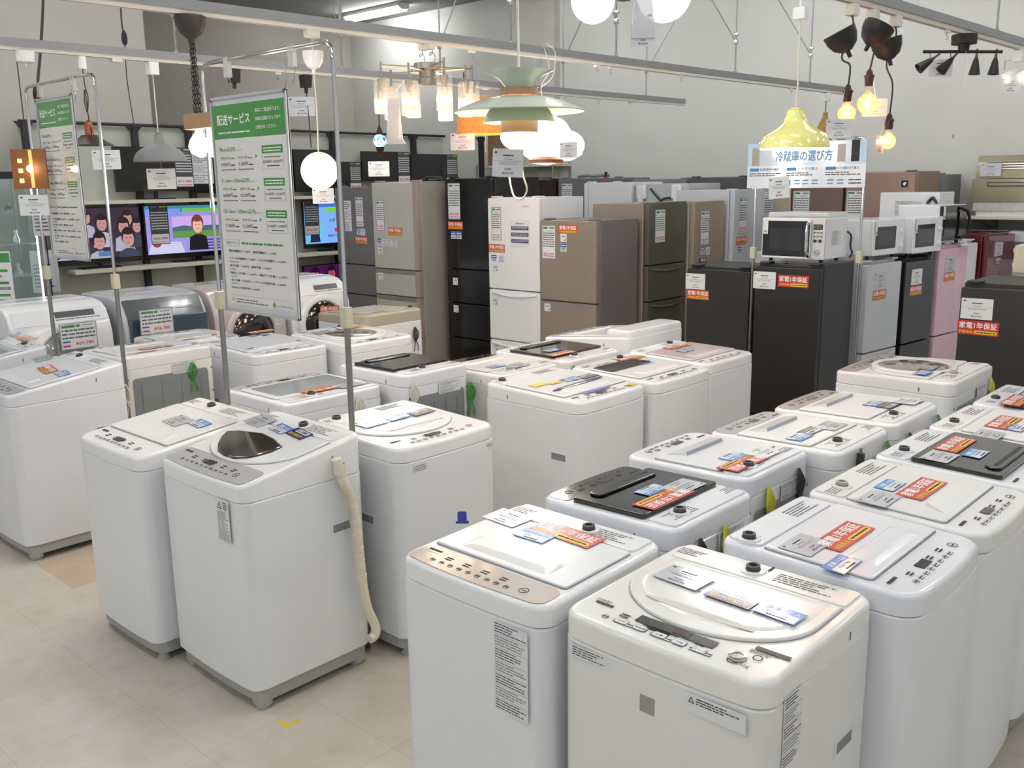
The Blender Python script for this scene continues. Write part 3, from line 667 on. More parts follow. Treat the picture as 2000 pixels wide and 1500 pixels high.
# drum washers along the left
def drum(fp, label, body, door, front=None, tagp=None, kind='round', tpx=(152, 655), wst=False):
    w, d, loc = footprint(*fp, 'E'); root = thing('drum_washing_machine', label, 'washing machine', loc, FACE['E']); H = 1.12
    b = MB(); b.rb(-w/2+.01, w/2-.01, .03, d-.02, .02, .1, GREYB, .04, .004); b.build('base', root)
    b = MB(); P = [(.0, .09), (.0, .7), (.004, .90), (.03, .985), (.075, 1.06), (.14, 1.10), (.25, H), (d, H-.005), (d, .09)]
    L = []
    for x, k in ((-w/2, .02), (-w/2+.006, .006), (-w/2+.02, 0), (w/2-.02, 0), (w/2-.006, .006), (w/2, .02)):
        L.append([(x, d/2+(y-d/2)*(1-k*2/d), .09+(z-.09)*(1-k)) for y, z in P])
    b.loft(L, body); b.build('body', root)
    if kind == 'round':
        D = MB(); T = Matrix.Translation((0, -.002, .745)) @ Matrix.Rotation(R(90-3), 4, 'X')
        D.lathe([(.245, -.01), (.245, .022), (.225, .034), (.2, .036), (.19, .03), (.185, .02)], front or WHT2, 48, T=T)
        D.lathe([(.187, .022), (.15, .045), (.08, .055), (.001, .058)], door, 48, T=T)
        dr = D.build('door', root); h = MB(); h.fb(w*.27, w*.40, .66, .80, -.045, -.02, front or WHT2, .02, .008); h.build('handle', dr)
    else:
        D = MB(); D.fb(-w/2+.03, w/2-.02, .25, .965, -.02, .035, door, .02, .01); dr = D.build('door', root)
    m = MB(); T = Matrix.Translation((0, .056, 1.03)) @ Matrix.Rotation(R(60), 4, 'X')
    m.rb(-w/2+.03, w/2-.03, *((-.05, .06) if kind == 'round' else (-.085, .075)), -.004, .004, front or WHT2, .01, .001, T=T)
    m.rb(-w*.05, w*.35, -.01, .035, .004, .006, mat('panel_smoke', (96, 98, 102), .15, coat=.8, var=.05), .004, .0005, T=T)
    m.bars(-w*.05, w*.4, -.03, -.018, .0055, INKL, 1, .6, 3, T=T, full=True); m.build('control_panel', root)
    if tagp:
        def wide(mb):
            mb.rb(-.125, .125, -.09, .09, 0, .002, mat('tag_frame', (150, 156, 166)), .004, .0004); mb.rect(-.118, .118, -.083, .083, .002, PAPER)
            mb.rect(-.11, -.02, .06, .077, .003, GRNT, .0003); mb.rect(-.013, .012, .06, .077, .003, GRNT, .0003); mb.bars(.03, .1, .064, .074, .003, INKL, 1, .6, 2, full=True)
            for i in range(3): mb.bars(-.11, .11, .034-i*.025, .048-i*.025, .003, mat('tag_row', (84, 88, 90)), 1, .75, i, full=True)
            mb.rect(-.11, -.06, -.04, -.03, .003, mat('mini_blue', (40, 85, 190)), .0003); mb.rect(-.11, -.06, -.068, -.058, .003, PRED, .0003)
            mb.text('¥'+tagp, .035, -.066, .003, PRED, h=.026, w=.12, al='c', bold=True)
        link('price_tag', shared(('price_tag', tagp, 'w'), wide), root, tuple((ux(*tpx, loc[0]+.06).y-loc[1], -.075, ux(*tpx, loc[0]+.06).z)), (R(90), 0, 0))
    if wst: link('warranty_sticker', warranty2(), root, (.03, -.066, .86), (R(90), R(4), 0))
    t = MB(); t.rb(-w/2+.04, w/2-.04, .3, d-.05, H-.003, H+.004, body, .02, .003); t.bars(-w*.3, w*.3, .38, .44, H+.004, INKL, 3, .5, 4); t.build('top_plate', root)
    return root
DW, DG = mat('drum_grey', (150, 150, 156), .3, coat=.4, var=.03), mat('slate_grey_door', (66, 78, 92), .12, coat=.9, var=.04)
drum((-7.12, -6.5, 2.20, 2.87), 'white drum washer with grey glass door and price tag, left of the slate-grey drum washer', WHT2, mat('door_glass_grey', (150, 150, 152), .1, coat=1, var=.05), tagp='69,780')
d2 = drum((-7.15, -6.45, 2.93, 3.58), 'drum washer with slate-grey square front and 76,780 yen price tag', mat('silver_body', (196, 198, 204), .3, coat=.3, var=.02), DG, mat('dark_front_panel', (78, 84, 84), .2, coat=.6, var=.04), '76,780', 'flat', (304, 627))
drum((-7.12, -6.48, 3.64, 4.28), 'drum washer with pinkish-beige front and dark round door beside the slate-grey one', mat('beige_body', (206, 196, 192), .2, coat=.6, var=.02), mat('door_glass_dark', (44, 30, 28), .1, coat=1, var=.1), mat('beige_body', (206, 196, 192)), None)
drum((-7.12, -6.48, 4.33, 4.93), 'white drum washer with black round door and orange warranty sticker, beside the sign board', WHT2, mat('door_glass_black', (24, 22, 24), .08, coat=1, var=.1), WHT2, None, wst=True)
for i, (a, b_) in enumerate(((2.6, 3.2), (3.25, 3.85), (3.9, 4.5), (4.56, 5.2))):
    washer((-8.0, -7.4, a, b_), 'W', ('white back-row washer with white lid flap, behind the grey-glass drum washer', 'washer top with lilac reflections directly behind the slate-grey drum washer',
           'washer with dark trim behind the beige drum washer', 'last washer of the back row, beside the television shelf')[i], 1.0, 1.02, lid=('flat', 'touch', 'clear', 'flat')[i], cover=COOL, lidm=(WHT2, COOL, COOL, WHT2)[i], valve=.1,
           ext=((WS, warranty2(), 0, .4, 0),) if i < 2 else ())
# ---------------------------------------------------------------- refrigerators
def fridge(fp, face, H, label, doors, body, front=None, rot=0, handle='line', side=None, name='refrigerator', r=.012, cards=(), brand=None, split=None, trim=None):
    """doors: list of (z0, z1) from the bottom up"""
    w, d, loc = footprint(*fp, face); root = thing(name, label, 'refrigerator', loc, FACE[face]+rot); front = front or body
    b = MB(); b.rb(-w/2, w/2, .055, d, .04, H, side or body, .012, .006); b.build('cabinet', root)
    k = MB(); k.box(-w/2+.03, w/2-.03, .06, d-.05, 0, .05, BLKM); k.build('plinth', root)
    for i, (z0, z1) in enumerate(doors):
        xs = [(-w/2, w/2)]
        if split is not None and i == len(doors)-1: xs = [(-w/2, split-.002), (split+.002, w/2)]
        for x0, x1 in xs:
            m = MB(); m.fb(x0, x1, z0+.004, z1-.004, .0, .05, front, .012, .008)
            if trim:
                m.fb(x1-.06, x1+.0005, z0+.004, z1-.004, -.0006, .051, trim, .006, .004)
            o = m.build('door' if z1-z0 > .4 else 'drawer', root)
            if handle == 'line':
                h = MB()
                if i < len(doors)-1: h.fb(x0+.03, x1-.03, z1-.035, z1-.02, -.0012, .002, mat('handle_line', (96, 94, 92), .4, .3, var=.05), .003, .0004)
                if h.v: h.build('handle', o)
            elif handle == 'curve' and i < len(doors)-1:
                h = MB(); P = [(x0+.04+(x1-x0-.08)*t/12, -.004-.014*math.sin(math.pi*t/12), z1-.03-.022*math.sin(math.pi*t/12)) for t in range(13)]
                h.tube(P, .009, front, 8); h.build('handle', o)
            elif handle == 'pocket' and i < len(doors)-1:
                h = MB(); h.fb(x0+.01, x1-.05, z1-.045, z1-.006, -.0015, .004, mat('pocket_grip', (146, 140, 134), .35, .3, var=.04), .004, .001); h.build('handle', o)
    for nm, me, x, z, *ry in cards:
        o = wall_card(root, nm, me, 'F', x, z, off=.001, roll=R(ry[0]) if ry else 0)
        if nm == 'price_card': o.scale = (1.3, 1.3, 1)
    if brand:
        m = MB(); m.text(brand, 0, 0, 0, INKL, h=.014); wall_card(root, 'brand_lettering', m_to_me(m, 'brand_lettering'), 'F', brand and w*.18, H-.08, off=.001)
    h = MB()
    h.rb(-w/2+.02, -w/2+.1, .02, .1, H-.001, H+.012, side or body, .01, .004); h.rb(w/2-.1, w/2-.02, .02, .1, H-.001, H+.012, side or body, .01, .004)
    h.build('hinge_cover', root)
    return root
def m_to_me(mb, nm):
    me = bpy.data.meshes.new(nm); me.from_pydata(mb.v, [], mb.f)
    for mt in mb.ms: me.materials.append(mt)
    me.polygons.foreach_set('material_index', mb.mi); return me
GREYF = mat('warm_grey_steel', (128, 124, 124), .3, .35, coat=.3, var=.03)
BEIGEF = mat('beige_glass_door', (184, 184, 172), .22, coat=.6, var=.02)
BEIGES = mat('beige_side_steel', (160, 157, 147), .45, .1, var=.02)
CHAMPF = mat('champagne_steel', (150, 138, 126), .35, .25, var=.03)
CHAMPS = mat('taupe_side', (116, 108, 107), .5, var=.02)
OLIVE = mat('olive_steel', (98, 98, 84), .2, .3, coat=.5, var=.03)
DBROWN = mat('dark_brown_door', (22, 16, 16), .45, coat=.2, var=.08)
DGREY = mat('charcoal_door', (42, 41, 41), .45, var=.05)
PALE = mat('pale_silver_door', (196, 202, 208), .25, coat=.5, var=.02)
PINKF = mat('pink_glass_door', (224, 188, 202), .12, coat=1, var=.03)
REDF = mat('dark_red_door', (102, 20, 30), .15, coat=1, var=.05)
BRNF = mat('rose_brown_door', (150, 126, 112), .3, .2, var=.03)
GRYS = mat('mid_grey_side', (126, 128, 126), .5, var=.03)
f = fridge((-7.87, -7.27, 5.86, 6.5), 'S', 1.86, 'grey French-door refrigerator with 109,780 yen tag, leftmost in its row', [(.06, .55), (.55, .80), (.80, 1.10), (1.10, 1.86)], GREYF, split=-.12, handle='none',
  cards=(('price_tag', tall('109,780'), .09, 1.62), ('capacity_square', mini(1), .06, 1.43), ('capacity_square', mini(0), .13, 1.425), ('warranty_sticker', warranty2(), .10, 1.345),
         ('notice_label', data(.11, .3, 3), -.1, 1.58), ('compartment_card', room('冷凍室'), -.22, .98)))
fridge((-7.24, -6.595, 5.83, 6.47), 'S', 1.905, 'tall beige refrigerator with 129,800 yen tag, beside the grey French-door one', [(.06, .45), (.45, .83), (.83, 1.085), (1.085, 1.905)], BEIGES, BEIGEF, handle='pocket', trim=mat('champagne_edge', (176, 162, 150), .35, .3, var=.03), brand=None,
  cards=(('price_tag', tall('129,800'), -.21, 1.59), ('warranty_sticker', warranty2(), .0, 1.445), ('capacity_square', mini(1), -.24, 1.34), ('capacity_square', mini(0), -.165, 1.335), ('leaflet', data(.07, .07, 2), -.085, 1.335), ('leaflet', data(.07, .07, 2), -.01, 1.33),
         ('compartment_card', room('冷蔵室'), -.23, 1.25), ('compartment_card', room('野菜室'), -.24, 1.01)))
fridge((-6.50, -5.90, 6.10, 6.75), 'S', 1.93, 'tall glossy black refrigerator with 54,780 yen tag, between beige and white ones', [(.06, .45), (.45, .78), (.78, 1.10), (1.10, 1.93)], BLKM, BLACK, handle='none',
  cards=(('price_tag', tall('54,780', w=.16, h=.33), -.18, 1.72), ('warranty_sticker', warranty2(), -.17, 1.50), ('capacity_square', mini(1), -.20, 1.41), ('capacity_square', mini(2), -.125, 1.41), ('compartment_card', room('冷凍室'), -.19, .98), ('compartment_card', room('野菜室'), -.19, .72)))
def guide(mb):
    mb.rb(-.115, .115, -.11, .11, 0, .0015, PAPER, .004, .0003); mb.text('冷蔵庫の選び方', 0, .078, .002, NAVY, h=.015, al='c', bold=True)
    for i in range(3): mb.rect(-.1, .1, .03-i*.055, .062-i*.055, .0015, mat('guide_navy', (44, 50, 104), .4, var=.03), .0003); mb.bars(-.09, .09, .036-i*.055, .058-i*.055, .002, PAPERG, 2, .5, i, full=True)
fridge((-5.87, -5.265, 6.02, 6.62), 'S', 1.755, 'white three-door refrigerator with 71,280 yen tag and blue selection guide', [(.06, .50), (.50, .955), (.955, 1.755)], WHT, WHT, handle='curve', brand='Panasonic',
  cards=(('price_tag', tall('71,280'), -.20, 1.53), ('warranty_sticker', warranty2(), -.2, 1.315), ('capacity_square', mini(1), -.235, 1.225), ('capacity_square', mini(0), -.145, 1.222), ('guide_card', shared('guide_card', guide), .08, 1.45),
         ('compartment_card', room('冷蔵室'), -.22, 1.14), ('compartment_card', room('野菜室'), -.23, .84), ('compartment_card', room('冷凍室'), -.23, .43)))
fridge((-5.24, -4.645, 6.0, 6.58), 'S', 1.573, 'champagne two-door refrigerator with 54,780 yen tag beside the white three-door one', [(.06, .42), (.42, .90), (.90, 1.573)], CHAMPS, CHAMPF, handle='pocket',
  cards=(('price_tag', tall('54,780', w=.15, h=.28), -.2, 1.39), ('warranty_sticker', warranty2(), .005, 1.50), ('compartment_card', room('冷蔵室'), -.04, 1.43), ('capacity_square', mini(1), -.04, 1.35), ('compartment_card', room('冷凍室'), -.22, .84)))
fridge((-5.17, -4.57, 6.62, 7.2), 'E', 1.69, 'olive-grey refrigerator facing right with 38,280 yen tag', [(.06, .5), (.5, .86), (.86, 1.17), (1.17, 1.705)], CHAMPF, OLIVE, handle='curve',
  cards=(('price_tag', tall('38,280', w=.15, h=.28), -.12, 1.50),))
fridge((-5.1, -4.5, 7.22, 7.73), 'E', 1.685, 'beige refrigerator facing right with 43,780 yen tag, behind the small charcoal one', [(.06, .6), (.6, 1.70)], BEIGES, mat('warm_beige_steel', (158, 146, 128), .35, .2, var=.03), handle='none',
  cards=(('price_tag', tall('43,780', w=.14, h=.30), -.08, 1.46), ('capacity_square', mini(1), -.11, 1.26), ('capacity_square', mini(0), -.02, 1.25), ('guarantee_card', navy(), -.10, 1.16)))
fridge((-5.06, -4.43, 7.78, 8.36), 'E', 1.785, 'silver-white refrigerator facing right with 83,580 yen tag, left of the guide board pole', [(.06, .7), (.7, 1.06), (1.06, 1.79)], mat('pale_side', (196, 200, 204), .4, var=.02), PALE, handle='none', split=.12,
  cards=(('price_tag', tall('83,580', w=.15, h=.33), -.13, 1.55), ('warranty_sticker', warranty2(), -.14, 1.32), ('capacity_square', mini(1), -.17, 1.23), ('capacity_square', mini(0), -.08, 1.24)))
fridge((-6.36, -5.745, 8.0, 8.58), 'W', 1.87, 'white refrigerator seen from its plain side, behind the white three-door one', [(.06, .6), (.6, 1.87)], WHT, WHT, handle='none')
fridge((-9.0, -8.48, 8.9, 9.5), 'S', 1.92, 'black refrigerator in the rear row, left of the dark red-brown one', [(.06, .8), (.8, 1.92)], BLKM, BLACK, handle='none')
fridge((-8.44, -7.60, 9.0, 9.6), 'S', 1.915, 'dark red-brown refrigerator in the rear row below the white lobed lamp', [(.06, .8), (.8, 1.915)], DBROWN, mat('red_brown_door', (52, 30, 28), .25, coat=.5, var=.08), handle='none')
fridge((-7.56, -6.62, 9.0, 9.6), 'S', 1.925, 'grey refrigerator in the rear row with a tag at its upper left', [(.06, .8), (.8, 1.925)], GREYF, GREYF, handle='none', cards=(('price_tag', tall('98,780', w=.17, h=.33), -.33, 1.70),))
oc = uz(1270, 357, 1.86)
# open-backed refrigerator with cords and clips
bk_ = thing('refrigerator', 'refrigerator turned around, pale back with white clips and dark cords', 'refrigerator', (-5.42, 8.05, 0), 0)
m = MB(); m.rb(-.31, .33, 0, .6, .04, 1.85, mat('pale_back', (188, 194, 196), .5, var=.03), .01, .005); m.build('cabinet', bk_)
m = MB()
for x in (-.22, .2): m.rb(x-.05, x+.06, -.05, .0, 1.70, 1.84, WHT2, .02, .01); m.cyl(x, -.03, 1.66, 1.72, .03, WHT2)
m.rb(-.16, .14, -.03, 0, 1.60, 1.66, WHT2, .01, .005); m.build('clip', bk_)
m = MB(); m.tube([(-.1, -.03, 1.8), (-.02, -.06, 1.74), (.03, -.05, 1.68), (.0, -.05, 1.62), (.05, -.03, 1.7), (.16, -.03, 1.71)], .012, CORDK, 8, 5); m.build('power_cord', bk_)
fridge((-6.5, -5.75, 9.05, 9.65), 'S', 1.90, 'grey refrigerator in the rear row behind the one turned around', [(.06, .8), (.8, 1.90)], GRYS, GRYS, handle='none')
fridge((-5.7, -5.0, 9.0, 9.6), 'S', 1.91, 'dark-topped grey refrigerator in the rear row, second from the guide board', [(.06, .8), (.8, 1.91)], mat('smoke_grey', (92, 92, 90), .4, .3, var=.05), None, handle='none')
fridge((-4.95, -4.30, 9.28, 9.88), 'S', 1.90, 'grey refrigerator in the rear row just left of the guide board', [(.06, .8), (.8, 1.90)], GRYS, GREYF, handle='none')
YR = 8.62
for lab, p0, p1, z, fr, sd, pr in (('pale beige refrigerator below the guide board with partly hidden 63,280 yen tag', 1478, 1544, 1.84, mat('pale_beige_door', (178, 168, 152), .35, .2, var=.03), BRNF, '63,280'),
        ('dark rose-brown refrigerator under the guide board with partly hidden 90,280 yen tag', 1546, 1645, 1.84, mat('dark_rose_door', (116, 96, 88), .35, .2, var=.04), BRNF, '90,280'),
        ('tall rose-brown refrigerator with small square emblem and 129,800 yen tag', 1650, 1784, 1.93, BRNF, BRNF, '129,800')):
    a_, b_ = uy(p0, 400, YR).x, uy(p1, 400, YR).x; wd = b_-a_
    cs = [('price_tag', tall(pr, w=.17, h=.33), -wd/2+.1, 1.60), ('warranty_sticker' if p0 == 1650 else 'capacity_square', warranty2() if p0 == 1650 else mini(1), -wd/2+.11, 1.36)]
    if p0 == 1650: cs.append(('emblem', shared('emblem', lambda mb: (mb.rect(-.03, .03, -.03, .03, 0, BLKM), mb.poly([(-.016, .0), (.0, -.018), (.016, .01), (.004, .016)], .0008, WINK))), wd/2-.09, 1.82))
    fridge((a_, b_, YR, YR+.62), 'S', z, lab, [(.06, .7), (.7, z)], sd, fr, handle='none', cards=cs)
a_ = uy(1787, 400, 9.44).x; fridge((a_, a_+.25, 9.44, 9.94), 'S', 1.90, 'narrow grey refrigerator standing right of the tall rose-brown one with emblem', [(.06, .8), (.8, 1.90)], GRYS, GRYS, handle='none')

# small refrigerators at the right
fridge((uy(1340, 600, 6.2).x, uy(1462, 600, 6.2).x, 6.2, 6.75), 'S', 1.235, 'small charcoal one-door refrigerator with white card and orange-red sticker, left of the dark brown one', [(.06, 1.22)], DGREY, DGREY, handle='none',
  cards=(('price_card', price(2), -.19, 1.12), ('warranty_sticker', warranty2(), -.165, 1.02)))
db = fridge((-3.235, -2.755, 6.0, 6.55), 'S', 1.30, 'dark brown two-door refrigerator with a white microwave on top', [(.05, .215), (.215, 1.285)], mat('black_blue_side', (32, 33, 38), .45, coat=.2, var=.06), DBROWN, handle='none', brand='Panasonic',
  cards=(('price_card', price(4), -.165, 1.185), ('warranty_sticker', warranty(), .05, 1.19)))
SR = R(-6)
for x1, y0, y1, z, lab, ds, bd, fr, cs, st in (
    (-2.66, 6.62, 7.12, 1.285, 'small silver-white refrigerator with grey band handle under the two front microwaves', [(.05, .62), (.62, 1.27)], PALE, PALE, (price(3), warranty2()), 0),
    (-2.60, 7.18, 7.66, 1.27, 'small glossy black refrigerator between silver-white and pink ones', [(.05, .62), (.62, 1.255)], BLKM, BLACK, (price(2), warranty2()), 0),
    (-2.54, 7.72, 8.22, 1.335, 'small glossy pink refrigerator with card and sticker', [(.05, .62), (.62, 1.32)], PINKF, PINKF, (price(1), warranty2()), 0),
    (-2.62, 8.28, 8.74, 1.335, 'small white refrigerator with navy guarantee card between pink and dark red ones', [(.05, .62), (.62, 1.32)], WHT2, WHT2, (price(3), navy()), 0),
    (-2.50, 8.80, 9.36, 1.385, 'dark red refrigerator with white card at the end of the small row', [(.05, .62), (.62, 1.37)], REDF, REDF, (price(1), navy()), 0)):
    fridge((x1-.5, x1, y0, y1), 'E', z, lab, ds, bd, fr, rot=SR, handle='curve' if fr is PALE else 'none', cards=((('price_card'), cs[0], -.06, z-.14), ('guarantee_card' if cs[1] is navy() else 'warranty_sticker', cs[1], -.06, z-.245)))
fridge((-1.77, -1.2, 5.72, 6.28), 'S', 1.275, 'small charcoal refrigerator at the right picture edge with white card and red sticker', [(.06, 1.255)], DGREY, DGREY, handle='none',
  cards=(('price_card', price(2), -.19, 1.13), ('warranty_sticker', warranty(), -.175, 1.02)))

# ---------------------------------------------------------------- microwaves
def microwave(loc, face, w, d, h, label, style='wide', rot=0, ft=True, tagc=True, group=None):
    root = thing('microwave_oven', label, 'microwave', loc, FACE[face]+rot, group)
    b = MB(); b.rb(-w/2, w/2, .02, d, .025, h, WHT2, .012, .008); b.build('housing', root)
    if ft:
        f = MB()
        for x in (-w*.4, w*.4):
            for y in (.06, d-.06): f.cyl(x, y, 0, .026, .014, BLKM)
        f.build('foot', root)
    dr = MB(); x1 = w*.5-.1
    if style == 'wide':
        dr.fb(-w/2, x1, .025, h, .0, .022, WHT2, .008, .006); dr.fb(-w/2+.008, x1-.008, .04, h-.02, -.002, .01, BLACK, .006, .001)
        dr.rb(-w/2+.06, x1-.06, -.0026, -.0015, .08, h-.07, mat('oven_window', (20, 19, 18), .1, coat=1, var=.1), .0005, .0002)
        o = dr.build('door', root); hm = MB(); hm.tube([(x1-.01, -.004, .045), (x1-.012, -.034, .07), (x1-.012, -.038, h/2), (x1-.012, -.034, h-.05), (x1-.01, -.004, h-.03)], .012, CHROME, 10, 5); hm.build('handle', o)
    elif style == 'round':
        dr.fb(-w/2+.005, w/2-.012, .03, h-.005, .0, .022, BLACK, .01, .006); dr.rb(-w/2+.05, w/2-.12, -.003, -.0015, .07, h-.06, mat('oven_window', (20, 19, 18)), .0005, .0002)
        o = dr.build('door', root); hm = MB(); hm.tube([(w*.16, -.01, h-.03), (w*.28, -.04, h*.8), (w*.33, -.05, h/2), (w*.28, -.04, h*.2), (w*.16, -.01, .05)], .012, BLKM, 10, 5); hm.build('handle', o)
    else:
        dr.fb(-w/2, x1, .025, h, .0, .022, WHT2, .014, .008); dr.fb(-w/2+.035, x1-.03, .07, h-.05, -.002, .01, BLACK, .006, .001); dr.rb(-w/2+.07, x1-.06, -.0028, -.0017, .1, h-.08, mat('oven_window', (20, 19, 18)), .0005, .0002)
        dr.build('door', root)
    if style != 'round':
        p = MB(); p.fb(x1+.002, w/2, .025, h, .002, .022, mat('control_silver', (205, 206, 208), .35, .2, var=.02) if style == 'wide' else WHT2, .006, .004)
        cx = (x1+w/2)/2
        if style == 'wide':
            p.fb(cx-.032, cx+.032, h-.075, h-.04, .0, .004, BLKM, .003, .001); p.fb(cx-.026, cx+.026, h-.07, h-.046, -.001, .003, mat('lcd_olive', (88, 94, 78), .3, var=.05), .002, .0005)
            for z in (h-.1, h-.125):
                for k in (-.024, 0, .024): p.fb(cx+k-.009, cx+k+.009, z, z+.01, .0, .004, INKL, .002, .0005)
            for k in (-.018, .018): p.lathe([(.011, 0), (.011, .006), (.0, .007)], BLKM, 16, T=Matrix.Translation((cx+k, .003, h-.15)) @ Matrix.Rotation(R(90), 4, 'X'))
            p.lathe([(.02, 0), (.018, .012), (.0, .013)], CHROME, 20, T=Matrix.Translation((cx, .003, .075)) @ Matrix.Rotation(R(90), 4, 'X'))
        else:
            for z in (h*.68, h*.3): p.lathe([(.02, 0), (.018, .02), (.0, .021)], WHT2, 20, T=Matrix.Translation((cx, .003, z)) @ Matrix.Rotation(R(90), 4, 'X'))
        p.build('control_panel', root)
    if tagc:
        t = MB(); t.rb(-.018, .018, -.05, .05, 0, .001, PAPER, .002, .0002); t.bars(-.012, .012, -.04, -.025, .0012, INK, 2, .6, 3, full=True)
        link('price_card', shared('price_strip', lambda mb: (mb.rb(-.018, .018, -.05, .05, 0, .001, PAPER, .002, .0002), mb.bars(-.012, .012, -.04, -.025, .0012, INK, 2, .6, 3, full=True))), root, (-w/2+.03, -.005, h-.06), (R(90), 0, 0))
    wall_card(root, 'rating_label', data(.14, .1, 4), 'R', d*.5, h*.55, w=w)
    return root
mw = microwave((-2.985, 6.04, 1.315), 'S', .46, .36, .30, 'white microwave with wide black door and chrome handle, on the dark brown refrigerator', 'wide')
cm = MB(); cm.tube([(.235, .34, .2), (.26, .35, .17), (.25, .37, .1), (.27, .36, .05), (.25, .36, .02)], .007, CORDK, 8, 5); cm.build('power_cord', mw)
microwave((-2.66, 6.90, 1.30), 'E', .46, .36, .28, 'white microwave with an open grey edge door, left of the two on the small refrigerators', 'plain', SR)
microwave((-2.58, 7.46, 1.285), 'E', .47, .36, .29, 'white microwave with two white knobs, right of the two on the small refrigerators', 'plain', SR)
microwave((-2.56, 7.98, 1.347), 'E', .47, .36, .31, 'white microwave with round-handled black door, topmost of the right group', 'round', SR)
fridge((-3.80, -3.2, 6.95, 7.5), 'N', 1.30, 'small silver refrigerator hidden behind the microwaves, carrying a grey-topped microwave', [(.06, .6), (.6, 1.28)], PALE, PALE, handle='none')
o = microwave((-3.46, 7.44, 1.315), 'N', .50, .38, .30, 'grey-topped microwave turned away, behind the wide-door microwave', 'plain', tagc=False)
o = microwave((-3.06, 8.70, 1.349), 'N', .50, .38, .40, 'tall white microwave turned around, rating label and black cord on its back', 'plain', tagc=False)
wall_card(o, 'rating_label', data(.24, .16, 4), 'B', 0, .25, d=.38)
m = MB(); m.tube([(-.2, .39, .36), (-.24, .40, .3), (-.2, .40, .24), (-.16, .40, .3), (-.2, .39, .36)], .012, CORDK, 8, 4); m.tube([(-.2, .40, .24), (-.22, .40, .14)], .012, CORDK, 8); m.build('power_cord', o)
# ---------------------------------------------------------------- lighting rails and their hangers
RZ = 2.60
def rail(a, b, label):
    a, b = Vector(a), Vector(b); t = thing('lighting_rail', label, 'lighting rail', tuple(a)); L = (b-a).length; ang = math.atan2(b.y-a.y, b.x-a.x)-R(90)
    m = MB(); m.box(-.0225, .0225, 0, L, .022, .062, ALU); m.box(-.026, -.0225, 0, L, .02, .034, ALU); m.box(.0225, .026, 0, L, .02, .034, ALU); m.build('channel', t, rot=(0, 0, ang))
    m = MB(); m.box(-.018, .018, 0, L, 0, .022, TRACK); m.box(-.006, .006, 0, L, -.001, .0, GROOVE); m.build('track', t, rot=(0, 0, ang)); return t
RL = {1: ((-3.97, .6), (-3.70, 8.3)), 2: ((-5.50, 1.2), (-5.27, 8.2)), 3: ((-1.86, 2.2), (-1.70, 7.6))}
rail((*RL[1][0], RZ), (*RL[1][1], RZ), 'grey aluminium lighting rail with white track, the long one carrying the glass chandelier')
rail((*RL[2][0], RZ), (*RL[2][1], RZ), 'grey aluminium lighting rail behind, carrying the grey and copper pendants')
rail((*RL[3][0], RZ), (*RL[3][1], RZ), 'grey aluminium lighting rail at the right, carrying bare bulbs and black spotlights')
def on(k, px, py=None):                                          # point of rail k in the picture column px
    (x0, y0), (x1, y1) = RL[k]; best = None
    for i in range(401):
        t = i/400; p = Vector((x0+(x1-x0)*t, y0+(y1-y0)*t, RZ)); d = p-CAM; z = d.dot(fw)
        if z < .2: continue
        e = abs(1000+F_PX*d.dot(rt)/z-px)
        if best is None or e < best[0]: best = (e, p)
    return best[1]
def hz(p, py):                                                   # height above or below p that falls on picture row py
    lo, hi = -3.0, 5.0
    for _ in range(40):
        m_ = (lo+hi)/2; q = Vector((p.x, p.y, m_)); d = q-CAM; y = 750-F_PX*d.dot(up)/d.dot(fw)
        if y > py: lo = m_
        else: hi = m_
    return (lo+hi)/2
def hanger(k, px, dx, label, rod=True):
    p = on(k, px); t = thing('rail_hanger', label, 'hanger rod', (p.x, p.y, RZ+.062), 0, 'threaded rods holding the rails'); H = CEIL_Z-RZ-.062
    m = MB(); m.tube([(0, 0, 0), (0, 0, H)], .006, STEEL, 8); m.build('rod', t)
    m = MB(); m.tube([(0, 0, .22), (dx, dx*.3, H)], .005, STEEL, 8); m.build('brace', t)
    m = MB(); m.rb(-.014, .014, -.014, .014, .20, .235, CHROME, .006, .004); m.build('clamp', t); m = MB(); m.rb(-.012, .018, -.012, .012, .26, .285, CHROME, .006, .004); m.build('clamp', t); m = MB(); m.cyl(0, 0, -.001, .012, .014, CHROME); m.build('nut', t)
HL = 'steel hanger rod and diagonal brace holding a lighting rail from the ceiling'
for k, px, dx in ((1, 665, .35), (1, 998, -.6), (1, 1203, -.6), (1, 1435, -.9), (1, 1580, -.9), (2, 345, .4), (2, 668, -.4), (2, 860, .7), (2, 1101, .8), (2, 1262, .9), (3, 1755, -.6), (3, 1945, .6)): hanger(k, px, dx, HL)

def adapter(k, p, s=(.022, .035, .035), mt=None, parent=None, name='track_adapter'):
    m = MB(); m.rb(-s[0], s[0], -s[1], s[1], -s[2], 0, mt or TRACK, .006, .004); return m
def lamp(name, label, p): return thing(name, label, 'lamp', (p.x, p.y, RZ))
def add(t, nm, mb, z=0, rot=None, dx=0, dy=0, lab=None):
    o = mb.build(nm, t, (dx, dy, z), rot)
    if lab: o['label'] = lab
    return o
CAMR = math.atan2(-fw.x, fw.y)                                   # turn that makes a card face the aisle
def tagcard(t, z, dx=0, dy=0, s=1.0, turn=0, k=1, mt=None, string=None):
    if string: m = MB(); m.tube([(dx, dy, z+.046*s), (dx*.5, dy*.5, string)], .0012, CORDW, 5); m.build('string', t)
    o = link('price_card', price(k), t, (dx, dy, z), (R(90), 0, YAW+turn)); o.scale = (s, s, s); return o
def dims(p): return (p-CAM).dot(fw)/F_PX                          # metres per pixel at p
